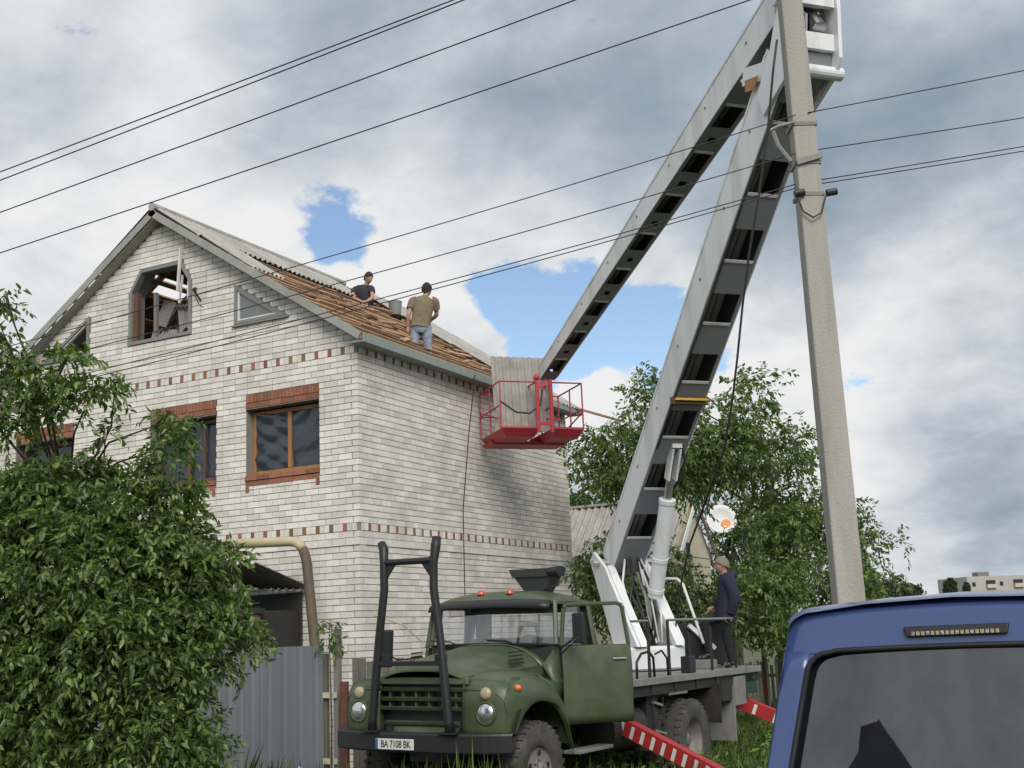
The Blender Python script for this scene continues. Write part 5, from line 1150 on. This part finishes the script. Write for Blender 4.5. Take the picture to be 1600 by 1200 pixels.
for x in (-.6, .25, 1.0): MB().bar(fx*x+Vector((0, -.05, 0)), fx*x+Vector((0, -.05, 2.0)), .06, .06).build('post', m_rust, ff)
ab = empty('apartment_block', tuple(np.array(at(1600, 930, 230))*[1, 1, 0])); tag(ab, 'distant pale concrete apartment block on the skyline above the van', 'building')
k = 230/FPX; A0 = Vector(at(1513, 925, 230)); A1 = Vector(at(1720, 915, 235)); axv = (A1-A0); axv.z = 0; LA_ = axv.length; axv.normalize(); nv = Vector((axv.y, -axv.x, 0)); ztop = at(1560, 899, 230)[2]
ao = lambda v: Vector(v)-Vector(ab.location); A0.z = 0
MB(ao).prism([A0, A0+axv*LA_, A0+axv*LA_-nv*11, A0-nv*11], (0, 0, ztop)).build('wall', m_apt, ab)
MB(ao).prism([A0+axv*3.6-nv*2+Vector((0, 0, ztop)), A0+axv*6-nv*2+Vector((0, 0, ztop)), A0+axv*6-nv*4+Vector((0, 0, ztop)), A0+axv*3.6-nv*4+Vector((0, 0, ztop))], (0, 0, .9)).build('roof_house', m_woodgrey, ab)
for fl in range(4):
    for c in range(8):
        p = A0+axv*(1.0+c*2.9)+nv*.03+Vector((0, 0, ztop-1.9-fl*2.6)); big = c % 2 == 1
        wnd = MB(ao).prism([p, p+axv*(2.0 if big else .7), p+axv*(2.0 if big else .7)+Vector((0, 0, 1.1 if big else .8)), p+Vector((0, 0, 1.1 if big else .8))], nv*.02).build('window', m_dark, ab)
        if big: MB(ao).prism([p+nv*.05-Vector((0, 0, .4)), p+nv*.05+axv*2.0-Vector((0, 0, .4)), p+nv*.05+axv*2.0+Vector((0, 0, .35)), p+nv*.05+Vector((0, 0, .35))], nv*.5).build('balcony', m_cream, ab)

# ================================================================== GRASS AND WEEDS
rgG = np.random.default_rng(9)
def grass(n, x0, x1, y0, y1, hmin, hmax, name, label):
    B = np.stack([rgG.uniform(x0, x1, n), rgG.uniform(y0, y1, n), np.zeros(n)], 1); D = rgG.normal(size=(n, 3))*.38; D[:, 2] = 1
    L_ = rgG.uniform(hmin, hmax, n)*(.6+.8*(np.sin(B[:, 0]*2.1+1)*np.cos(B[:, 1]*1.7)*.5+.5)); V, F = leaf_arrays(B, D, rgG.normal(size=(n, 3)), L_, np.full(n, .014)*(1+rgG.random(n)))
    me = mesh_np(name, V, F, m_grass); o = link(name, me, m_grass); tag(o, label, 'grass', kind='stuff')
grass(9000, 1.2, 8.0, -6.5, -3.2, .12, .55, 'grass', 'tall grass in front of the truck bumper')
grass(26000, 2.0, 8.6, -3.2, 14.0, .08, .40, 'grass', 'grass on the verge beside and behind the truck')
grass(330, 1.4, 2.9, -5.2, -4.35, .5, .85, 'grass', 'long grass stems growing by the passenger end of the bumper')
grass(420, 3.5, 5.6, -5.2, -4.35, .5, .85, 'grass', 'long grass stems growing before the driver side of the bumper')
n = 7000; B = np.stack([rgG.uniform(2.2, 8.5, n), rgG.uniform(-6.2, 12, n), rgG.uniform(.05, .35, n)], 1); D = rgG.normal(size=(n, 3)); D[:, 2] = np.abs(D[:, 2])*.5+.1
V, F = leaf_arrays(B, D, rgG.normal(size=(n, 3))*.4+np.array([0, 0, 1]), rgG.uniform(.06, .16, n), rgG.uniform(.03, .07, n)); me = mesh_np('weeds', V, F, m_grass); tag(link('weeds', me, m_grass), 'broad-leaved weeds on the grass verge', 'weeds', kind='stuff')

# ================================================================== BLUE VAN
van = empty('blue_van', (9.87, -9.95, .035), (0, 0, R(1.5))); tag(van, 'blue van with dark tinted rear window parked beside the road', 'van')
# body lofted along local y (forward), rear at y=0; half-width profile with height
def vsec(y, top, hw_mid, hw_top, n=9):
    pts = [(hw_mid*.94, .32), (hw_mid, .55), (hw_mid, 1.05), (hw_mid*.985, 1.15)]
    for t in np.linspace(0, 1, 7):
        pts.append((hw_mid*.975+(hw_top-hw_mid*.975)*t, 1.2+(top-.10-1.2)*t))
    for a in np.linspace(.15, 1, 6):
        pts.append((hw_top-.12*(1-math.cos(a*math.pi/2)), top-.10+.085*math.sin(a*math.pi/2)))
    pts.append((hw_top*.5, top+.01)); pts.append((0, top+.022))
    left = [(-x, y, z) for x, z in pts]; right = [(x, y, z) for x, z in reversed(pts[:-1])]
    return left+right
secs = [vsec(y, tp__, hm, ht) for y, tp__, hm, ht in ((.09, 1.985, .90, .715), (.16, 2.0, .905, .73), (.6, 2.015, .91, .74), (1.8, 2.02, .915, .745), (3.2, 2.0, .91, .74), (3.6, 1.95, .90, .72))]
MB().grid(secs).build('body', m_blue, van, smooth=True)
MB().hexa([(-.9, 3.6, .3), (.9, 3.6, .3), (.84, 4.7, .3), (-.84, 4.7, .3), (-.88, 3.6, 1.15), (.88, 3.6, 1.15), (.80, 4.65, .95), (-.80, 4.65, .95)]).build('bonnet', m_blue, van, bevel=.05)
# tailgate: leaning rear panel with window opening
def tg(x, z): return (x, .0+.16*max(0, (z-1.05)/.95)**1.0, z)
def hwz(z): return .89 if z < 1.1 else .89-(.175)*(z-1.1)/.85
rows = []
zs = [.32, .6, .9, 1.05, 1.12]
for z in zs: rows.append([tg(x*hwz(z), z) for x in np.linspace(-1, 1, 13)])
MB().grid(rows).build('tailgate', m_blue, van, smooth=True, solid=.01)
zw0, zw1 = 1.12, 1.79
def wside(z): return hwz(z)-.105-.02*(z-1.1)
outl = []
mbf = MB()
# surround of the window: left, right and top strips
def bulge(x, z): return -.034*(1-min(1, abs(x)/hwz(z))**10)
zsw = np.linspace(1.12, 1.80, 9)
left = [[tg(-(hwz(z)+(wside(z)-hwz(z))*f), z) for z in zsw] for f in (0, .12, .35, .7, 1.0)]
for s in (-1, 1):
    MB().grid([[(s*-p[0], p[1]+bulge(p[0], p[2]), p[2]) for p in row] for row in left]).build('window_surround', m_blue, van, smooth=True, solid=.008)
nx = np.sin(np.linspace(-math.pi/2, math.pi/2, 21))
top = []
for z in (1.785, 1.80, 1.84, 1.88, 1.92, 1.95):
    top.append([(x*hwz(z), tg(0, z)[1]+bulge(x*hwz(z), z), z+(.03*(1-x*x) if z > 1.81 else .012*(1-x*x))) for x in nx])
top += [[(x*hwz(1.97)*.97, .21, 1.975+.03*(1-x*x)) for x in nx], [(x*.66, .34, 1.995+.03*(1-x*x)) for x in nx]]
MB().grid(top).build('tailgate_header', m_blue, van, smooth=True)
for s in (-1, 1):                                       # rounded upper corners of the window opening
    xc, zc = wside(1.70)-.005, 1.79; arcp = [(xc-.10+.10*math.cos(a), 1.69+.10*math.sin(a)) for a in np.linspace(0, math.pi/2, 7)]
    MB().prism([(s*x, tg(0, z)[1]+bulge(x, z)+.004, z) for x, z in [(xc+.01, 1.69), (xc+.01, zc+.005), (xc-.10, zc+.005)]+arcp[::-1]], (0, .01, 0)).build('corner_web', m_blue, van)
gl = [[(tg(x*(wside(z)+.02), z)[0], tg(0, z)[1]-.022+.035*abs(x)**2, z+(.025*(1-x*x) if j == 8 else 0)) for x in np.linspace(-1, 1, 17)] for j, z in enumerate(np.linspace(1.10, 1.80, 9))]
MB().grid(gl).build('rear_window', m_vanglass, van, smooth=True)
rim = [(s_*(wside(z)-.004), tg(0, z)[1]-.028, z) for s_, z in [(-1, z) for z in np.linspace(1.10, 1.69, 5)]]+[(-(wside(1.70)-.105+.10*math.cos(a)), tg(0, 1.69+.10*math.sin(a))[1]-.030, 1.69+.10*math.sin(a)) for a in np.linspace(.1, math.pi/2, 6)]+[(x, tg(0, 1.79)[1]-.032, 1.792+.012*(1-(x/.75)**2)) for x in np.linspace(-.5, .5, 9)]+[((wside(1.70)-.105+.10*math.cos(a)), tg(0, 1.69+.10*math.sin(a))[1]-.030, 1.69+.10*math.sin(a)) for a in np.linspace(math.pi/2, .1, 6)]+[((wside(z)-.004), tg(0, z)[1]-.028, z) for z in np.linspace(1.69, 1.10, 5)]
MB().tube([(p[0], p[1]-.006, p[2]) for p in rim], .012, 6, caps=False).build('seal', m_rubstrip, van, smooth=True)
bl_ = MB().hexa([(-.205, .075, 1.845), (.205, .075, 1.845), (.205, .12, 1.845), (-.205, .12, 1.845), (-.215, .085, 1.89), (.215, .085, 1.89), (.215, .13, 1.89), (-.215, .13, 1.89)]).build('brake_light', m_rubstrip, van, bevel=.008)
for i in range(18): MB().box((-.18+.02*i, .0715, 1.852), (-.166+.02*i, .0745, 1.868)).build('led', m_pale if i % 3 else m_lens, bl_)
for s in (-1, 1):
    MB().box((s*.80-.06, -.03, .75), (s*.80+.06, .03, 1.08)).build('tail_lamp', m_redlens, van, bevel=.015)
    for y in (.75, 3.7):
        wv_ = empty('wheel', (s*.80, y, .32)); wv_.parent = van
        MB().lathe((0, 0, 0), (s, 0, 0), [(.19, -.1), (.29, -.1), (.32, -.07), (.32, .07), (.29, .1), (.19, .1)], 28).build('tyre', m_rubber, wv_, smooth=True)
        MB().lathe((0, 0, 0), (s, 0, 0), [(.19, .09), (.17, .04), (.05, .06), (.001, .06)], 20).build('rim', m_steel, wv_, smooth=True)
MB().box((-.88, -.07, .35), (.88, .10, .60)).build('rear_bumper', m_rubstrip, van, bevel=.04)
MB().box((-.86, .20, 1.0), (.86, 3.5, 1.02)).build('parcel_floor', m_dark, van)

# house across the road: seen only as a dark shape mirrored in the van's rear window
rh = empty('roadside_house', (6.2, -26.0, 0)); tag(rh, 'dark house across the road mirrored in the van rear window', 'house')
MB().box((-2.6, -5, 0), (1.2, 0, 4.2)).build('wall', m_cream, rh)
MB().prism([(-3.0, .4, 4.15), (1.6, .4, 4.15), (-.7, .4, 5.9)], (0, -5.8, 0)).build('roof', m_slate_dark, rh)
MB().box((-1.75, -1.6, 4.5), (-1.05, -1.0, 6.25)).build('chimney', m_rust, rh)
for x in (-1.9, .0): MB().box((x, 0, 1.2), (x+.9, .04, 2.5)).build('window', m_dark, rh)

# ================================================================== PEOPLE
def skin_mesh(nodes, edges, root, sub=2):
    """nodes: name -> (pos, radius); one continuous surface grown over the skeleton"""
    bm = bmesh.new(); lay_ = bm.verts.layers.skin.verify(); vs = {}
    for k, (p, r) in nodes.items():
        v = bm.verts.new(p); vs[k] = v
        rr = r if isinstance(r, tuple) else (r, r); v[lay_].radius = rr; v[lay_].use_root = (k == root)
    for a, b in edges: bm.edges.new((vs[a], vs[b]))
    me = bpy.data.meshes.new('tmp'); bm.to_mesh(me); bm.free(); o = bpy.data.objects.new('tmp', me); sc.collection.objects.link(o)
    m = o.modifiers.new('skin', 'SKIN'); m.use_smooth_shade = True; m.branch_smoothing = .6; m = o.modifiers.new('sub', 'SUBSURF'); m.levels = sub
    bpy.context.view_layer.update(); dg = bpy.context.evaluated_depsgraph_get(); me2 = bpy.data.meshes.new_from_object(o.evaluated_get(dg)); bpy.data.objects.remove(o); return me2
def join_into(me, mb, tfm=None):
    V = [tuple(v.co) for v in me.vertices]; Fc = [tuple(p.vertices) for p in me.polygons]; n = len(V)
    V += [tuple(v) for v in mb.v]; Fc += [tuple(i+n for i in f) for f in mb.f]
    m2 = bpy.data.meshes.new('body'); m2.from_pydata(V, [], Fc); m2.update(); return m2
def head_geo(c, fwd, up, s=1.0):
    """head with brow, nose, chin and ears; c is its centre"""
    f = Vector(fwd).normalized(); u = Vector(up); u = (u-f*u.dot(f)).normalized(); r = f.cross(u); mb = MB(); rows = []
    for i in range(15):
        th = math.pi*i/14; row = []
        for j in range(25):
            ph = 2*math.pi*j/24; x, y, z = math.sin(th)*math.cos(ph), math.sin(th)*math.sin(ph), math.cos(th)
            fx, sy, uz = .098*x, .076*y, .122*z
            if z < -.1: sy *= 1-.30*(-z-.1); fx *= 1-.12*(-z-.1)
            if x > 0: fx += .010*math.exp(-((z+.75)/.25)**2)*x                    # chin
            if x > .8 and abs(y) < .35: fx += .026*math.exp(-(y/.16)**2)*math.exp(-((z+.16)/.17)**2)   # nose
            if x > .6: fx -= .010*math.exp(-((abs(y)-.40)/.16)**2)*math.exp(-((z-.06)/.13)**2)         # eye sockets
            row.append(Vector(c)+(f*fx+r*sy+u*uz)*s)
        rows.append(row)
    mb.grid(rows)
    for sg in (-1, 1): mb.lathe(Vector(c)+r*(sg*.074*s)-f*.01*s, r*sg+f*-.3, [(.001, .012*s), (.02*s, .014*s), (.03*s, .006*s), (.024*s, -.01*s)], 10, up=u)
    return mb
def hand_geo(w, d, nrm, curl=.6, s=1.0):
    """palm with four unequal fingers and a thumb; w wrist, d pointing direction, nrm palm normal (fingers curl towards it)"""
    d = Vector(d).normalized(); n = Vector(nrm); n = (n-d*n.dot(d)).normalized(); sd = d.cross(n); w = Vector(w); mb = MB()
    mb.tube([w-d*.03, w+d*.02, w+d*.06, w+d*.095], [.026*s, .032*s, .036*s, .034*s], 8)
    for k, (o_, L_) in enumerate(((-.027, .070), (-.009, .080), (.009, .075), (.026, .058))):
        b0 = w+d*.088+sd*o_; b1 = b0+(d*math.cos(curl*.6)+n*math.sin(curl*.6))*L_*.5; b2 = b1+(d*math.cos(curl*1.5)+n*math.sin(curl*1.5))*L_*.5
        mb.tube([b0, b1, b2], [.0095*s, .009*s, .007*s], 6)
    t0 = w+d*.03-sd*.03; t1 = t0+(d*.6-sd*.7+n*.3)*.04; t2 = t1+(d*.8-sd*.1+n*.6)*.035; mb.tube([t0, t1, t2], [.012*s, .0105*s, .008*s], 6)
    return mb
def _mesh(mb, name):
    me = bpy.data.meshes.new(name); me.from_pydata([tuple(v) for v in mb.v], [], mb.f); me.update()
    bm = bmesh.new(); bm.from_mesh(me); bmesh.ops.remove_doubles(bm, verts=bm.verts, dist=1e-5); bmesh.ops.recalc_face_normals(bm, faces=bm.faces); bm.to_mesh(me); bm.free(); return me
def person(name, label, base, J, face, up, mats, hair_rows, hands, boots=True):
    """J: joints in world space. Body is one mesh; shirt, trousers, shoes and hair are its clothing"""
    p = empty(name, base); tag(p, label, 'person'); rel = {k: Vector(v)-Vector(base) for k, v in J.items()}
    nd = {'pelvis': (rel['pelvis'], (.10, .10)), 'waist': (rel['pelvis'].lerp(rel['chest'], .45), (.095, .095)), 'chest': (rel['chest'], (.105, .105)), 'neckb': (rel['neck'].lerp(rel['chest'], .25), (.06, .06)), 'neck': (rel['neck'], .052), 'skull': (rel['head'], .06)}
    ed = [('pelvis', 'waist'), ('waist', 'chest'), ('chest', 'neckb'), ('neckb', 'neck'), ('neck', 'skull')]
    for s in 'LR':
        nd.update({'sh'+s: (rel['sh'+s], .062), 'el'+s: (rel['el'+s], .042), 'fm'+s: (rel['el'+s].lerp(rel['wr'+s], .35), .043), 'wr'+s: (rel['wr'+s], .027), 'hip'+s: (rel['hip'+s], .078), 'th'+s: (rel['hip'+s].lerp(rel['kn'+s], .45), .070), 'kn'+s: (rel['kn'+s], .057), 'cf'+s: (rel['kn'+s].lerp(rel['an'+s], .3), .058), 'an'+s: (rel['an'+s], .038), 'toe'+s: (rel['toe'+s], .032)})
        ed += [('chest', 'sh'+s), ('sh'+s, 'el'+s), ('el'+s, 'fm'+s), ('fm'+s, 'wr'+s), ('pelvis', 'hip'+s), ('hip'+s, 'th'+s), ('th'+s, 'kn'+s), ('kn'+s, 'cf'+s), ('cf'+s, 'an'+s), ('an'+s, 'toe'+s)]
    me = skin_mesh(nd, ed, 'pelvis'); me = join_into(me, head_geo(rel['head'], face, up))
    for s in 'LR': me = join_into(me, hand_geo(rel['wr'+s], *hands[s]))
    body = link('body', me, m_skin, p, smooth=True)
    # garments: elliptical lofts oriented across the shoulders
    pad = mats.get('pad', .014); g = mats['sleeve']; ax0 = (rel['shR']-rel['shL']); ax0.normalize(); axp = (rel['hipR']-rel['hipL']); axp.normalize()
    def ring(c, axis, along, w, d, n=20):
        x = (axis-along*axis.dot(along)).normalized(); y = along.cross(x); return [c+x*(w*math.cos(2*math.pi*k/n))+y*(d*math.sin(2*math.pi*k/n)) for k in range(n+1)]
    sp = (rel['chest']-rel['pelvis']).normalized(); sn = (rel['neck']-rel['chest']).normalized(); mb = MB(); C_ = lambda t: rel['pelvis'].lerp(rel['chest'], t)
    shm = rel['shL'].lerp(rel['shR'], .5)
    wob = lambda: random.uniform(-.006, .006)
    mb.grid([ring(C_(mats.get('hem', -.18)), axp, sp, .170+pad+wob(), .128+pad), ring(C_(.1), axp, sp, .168+pad+wob(), .122+pad), ring(C_(.35), axp.lerp(ax0, .4), sp, .158+pad+wob(), .115+pad), ring(C_(.7), ax0, sp, .172+pad, .122+pad), ring(C_(1.0), ax0, sp, .188+pad, .122+pad), ring(shm+sn*.0, ax0, sn, .185+pad, .100+pad), ring(shm+sn*.05, ax0, sn, .135+pad, .085+pad), ring(rel['neck'].lerp(shm, .35), ax0, sn, .070+pad*.6, .066+pad*.6), ring(rel['neck'].lerp(shm, .18), ax0, sn, .058+pad*.5, .058+pad*.5)])
    sl = lambda s, t: rel['sh'+s].lerp(rel['el'+s], t) if t <= 1 else rel['el'+s].lerp(rel['wr'+s], t-1)
    for s in 'LR':
        inn = rel['sh'+s].lerp(shm, .22)
        pts = [inn, rel['sh'+s], sl(s, min(g, 1.0)*.5), sl(s, min(g, 1.0))]; rr = [.070+pad, .074+pad, .064+pad, .058+pad]
        if g > 1: pts += [sl(s, 1+(g-1)*.5), sl(s, g)]; rr += [.052+pad, .040+pad]
        mb.tube(pts, rr, 14, caps=False)
    link(mats['top_name'], _mesh(mb, mats['top_name']), mats['top'], body, smooth=True, sub=1)
    mb = MB(); hc = rel['hipL'].lerp(rel['hipR'], .5)
    mb.grid([ring(C_(.16), axp, sp, .150, .112), ring(C_(0), axp, sp, .168, .125), ring(hc, axp, sp, .175, .128), ring(hc-sp*.07, axp, sp, .165, .118), ring(hc-sp*.12, axp, sp, .10, .08)])
    for s in 'LR':
        mb.tube([rel['hip'+s]+sp*.02, rel['hip'+s].lerp(rel['kn'+s], .3), rel['hip'+s].lerp(rel['kn'+s], .7), rel['kn'+s], rel['kn'+s].lerp(rel['an'+s], .35), rel['kn'+s].lerp(rel['an'+s], .95)], [.098, .098, .082, .074, .072, .064], 14, caps=False)
    link('trousers', _mesh(mb, 'trousers'), mats['legs'], body, smooth=True, sub=1)
    for s in 'LR':
        a, t = rel['an'+s], rel['toe'+s]; d = (t-a); sh = skin_mesh({'h': (a-d*.25+Vector((0, 0, -.02)), .045), 'a': (a+Vector((0, 0, .03)), .052), 'm': (a.lerp(t, .5)+Vector((0, 0, -.02)), .05), 't': (t, .042)}, [('h', 'a'), ('a', 'm'), ('m', 't')], 'a', 2)
        link('shoe', sh, m_black, body, smooth=True)
    # hair cap
    f = Vector(face).normalized(); u = Vector(up); u = (u-f*u.dot(f)).normalized(); r = f.cross(u); mb = MB(); rows = []
    low = mats.get('hair_low', -.15); sz = mats.get('hair_sz', 1.0)
    for i in range(11):
        row = []
        for j in range(25):
            ph = 2*math.pi*j/24; back = (1-math.cos(ph))/2; th = (math.pi*(.36+(.24 - low*.5)*back))*i/10
            x, y, z = math.sin(th)*math.cos(ph), math.sin(th)*math.sin(ph), math.cos(th); k = 1.09*sz+.03*math.sin(j*2.7+i*1.9)*(sz-.9)*3
            row.append(rel['head']+f*(.100*x*k-.004)+r*.079*y*k+u*(.124*z*k))
        rows.append(row)
    mb.grid(rows).build(mats.get('hair_name', 'hair'), mats['hair'], body, smooth=True, solid=.006)
    return p, body, rel
m_navy = M('navy_cloth', (.018, .020, .042), .85, .2, 14, 1.0, 13); m_char = M('charcoal_cloth', (.030, .030, .042), .85, .2, 14, 1.0, 13)
m_khaki = M('khaki_cloth', (.185, .155, .095), .9, .22, 9, 1.0, 13); m_jeans = M('faded_denim', (.30, .36, .44), .9, .3, 10, .9, 13, dirt=(.10, .14, .24), dirt_amt=.7, dirt_scale=9)
m_trous = M('black_trousers', (.014, .014, .018), .9, .2, 12, .3, 26); m_hair = M('dark_hair', (.02, .016, .013), .7, .3, 40, .4, 90); m_hairg = M('grey_blond_hair', (.22, .20, .15), .75, .35, 45, .5, 90)
m_cap = M('dark_cap', (.02, .02, .018), .9, .2, 20)
Hf = Vector((_f[0], _f[1], 0)).normalized(); Hr = Vector(_r0); UZ = Vector((0, 0, 1))
# -- worker in khaki T-shirt standing among the battens, back to the street
b = Vector((-.34, 2.50, 6.60)); q = lambda r_, f_, z_: b+Hr*r_+Hf*f_+UZ*z_
J = dict(pelvis=q(.0, .0, .93), chest=q(.06, .04, 1.30), neck=q(.10, .08, 1.49), head=q(.125, .12, 1.61), shL=q(-.13, .05, 1.40), shR=q(.27, .05, 1.38), elL=q(-.21, -.02, 1.13), wrL=q(-.23, .06, .90), elR=q(.29, .16, 1.14), wrR=q(.16, .30, 1.08),
         hipL=q(-.09, .0, .88), hipR=q(.10, .0, .88), knL=q(-.13, .10, .47), knR=q(.12, .12, .48), anL=q(-.15, -.02, .07), anR=q(.12, .0, .07), toeL=q(-.18, .13, .04), toeR=q(.14, .15, .04))
person('person', 'worker in khaki T-shirt and faded jeans standing on the stripped roof', tuple(b), J, Hf*.9+Hr*.45, UZ+Hr*.05, dict(top=m_khaki, legs=m_jeans, hair=m_cap, sleeve=.62, top_name='shirt', hair_name='cap', hair_sz=1.04, pad=.016), None, dict(L=((-.05, .0, -1), Hr, .7), R=(Hf*-.1-Hr*.9, Hf, .8)))
# -- worker in dark T-shirt crouching by the ridge, face turned to the street
b = Vector((-3.02, 4.70, 7.78)); q = lambda r_, f_, z_: b+Hr*r_+Hf*f_+UZ*z_
J = dict(pelvis=q(.02, .05, .92), chest=q(-.03, -.02, 1.33), neck=q(.04, -.07, 1.50), head=q(.09, -.12, 1.62), shL=q(.14, -.08, 1.40), shR=q(-.21, .02, 1.42), elL=q(.18, -.22, 1.16), wrL=q(.06, -.33, 1.05), elR=q(-.27, -.10, 1.22), wrR=q(-.02, -.28, 1.06),
         hipL=q(.11, .05, .88), hipR=q(-.08, .05, .88), knL=q(.12, -.15, .48), knR=q(-.10, -.12, .48), anL=q(.13, .05, .08), anR=q(-.10, .05, .08), toeL=q(.13, -.12, .04), toeR=q(-.11, -.12, .04))
person('person', 'worker in dark T-shirt bending over the battens below the roof ridge', tuple(b), J, Hr*.75-Hf*.6-UZ*.35, UZ-Hf*.1, dict(top=m_char, legs=m_trous, hair=m_hair, sleeve=.5, top_name='shirt', pad=.012), None, dict(L=(Hr*-.8-Hf*.4-UZ*.3, -UZ, .8), R=(Hr*.8-Hf*.4-UZ*.4, -UZ, .8)))
MB().box((-3.8, 4.1, 7.70), (-2.2, 5.3, 7.745)).build('walk_board', m_batten, roof)
for y in (4.15, 5.2): MB().box((-3.75, y, 6.6), (-3.67, y+.08, 7.698)).build('trestle_leg', m_batten, roof); MB().box((-2.33, y, 6.6), (-2.25, y+.08, 7.698)).build('trestle_leg', m_batten, roof)
# -- man leaning on the deck railing, one knee raised
f0 = TM @ Vector((-5.62, .92, 1.372)); b = Vector(f0); q = lambda r_, f_, z_: b+Hr*r_+Hf*f_+UZ*z_
J = dict(pelvis=q(.05, .0, .80), chest=q(.10, .0, 1.20), neck=q(.07, .0, 1.40), head=q(.04, .0, 1.52), shL=q(.09, -.17, 1.31), shR=q(.10, .17, 1.30), elL=q(.17, -.24, 1.02), wrL=q(.08, -.16, .78), elR=q(.08, .24, 1.02), wrR=q(-.10, .24, .90),
         hipL=q(.03, -.09, .76), hipR=q(.03, .09, .76), knL=q(.02, -.10, .42), knR=q(-.27, .08, .70), anL=q(.08, -.10, .08), anR=q(-.24, .08, .20), toeL=q(-.06, -.12, .04), toeR=q(-.40, .06, .15))
pp, bd, rel = person('person', 'man in navy hooded jacket leaning on the truck deck railing', tuple(b), J, -Hr-UZ*.1, UZ, dict(top=m_navy, legs=m_trous, hair=m_hairg, sleeve=1.9, top_name='jacket', pad=.034, hair_sz=1.03, hem=-.30), None, dict(L=(-Hr*.6-UZ*.8, -Hf, .9), R=(-Hr*.8-UZ*.4, -UZ, .6)))
MB().tube([rel['neck']+Hr*.06+UZ*-.06+Hf*.09, rel['neck']+Hr*.13+UZ*-.02, rel['neck']+Hr*.06+UZ*-.06-Hf*.09], [.05, .075, .05], 10).build('hood', m_navy, bd, smooth=True)
for z in (1.285, 1.245): MB().box((.225, -.09, z), (.235, .0, z+.015)).build('print_mark', m_white, bd)
sb = MB().box((-5.55, .45, 1.374), (-5.15, .80, 1.50)).build('step_box', m_deck, truck, bevel=.01)
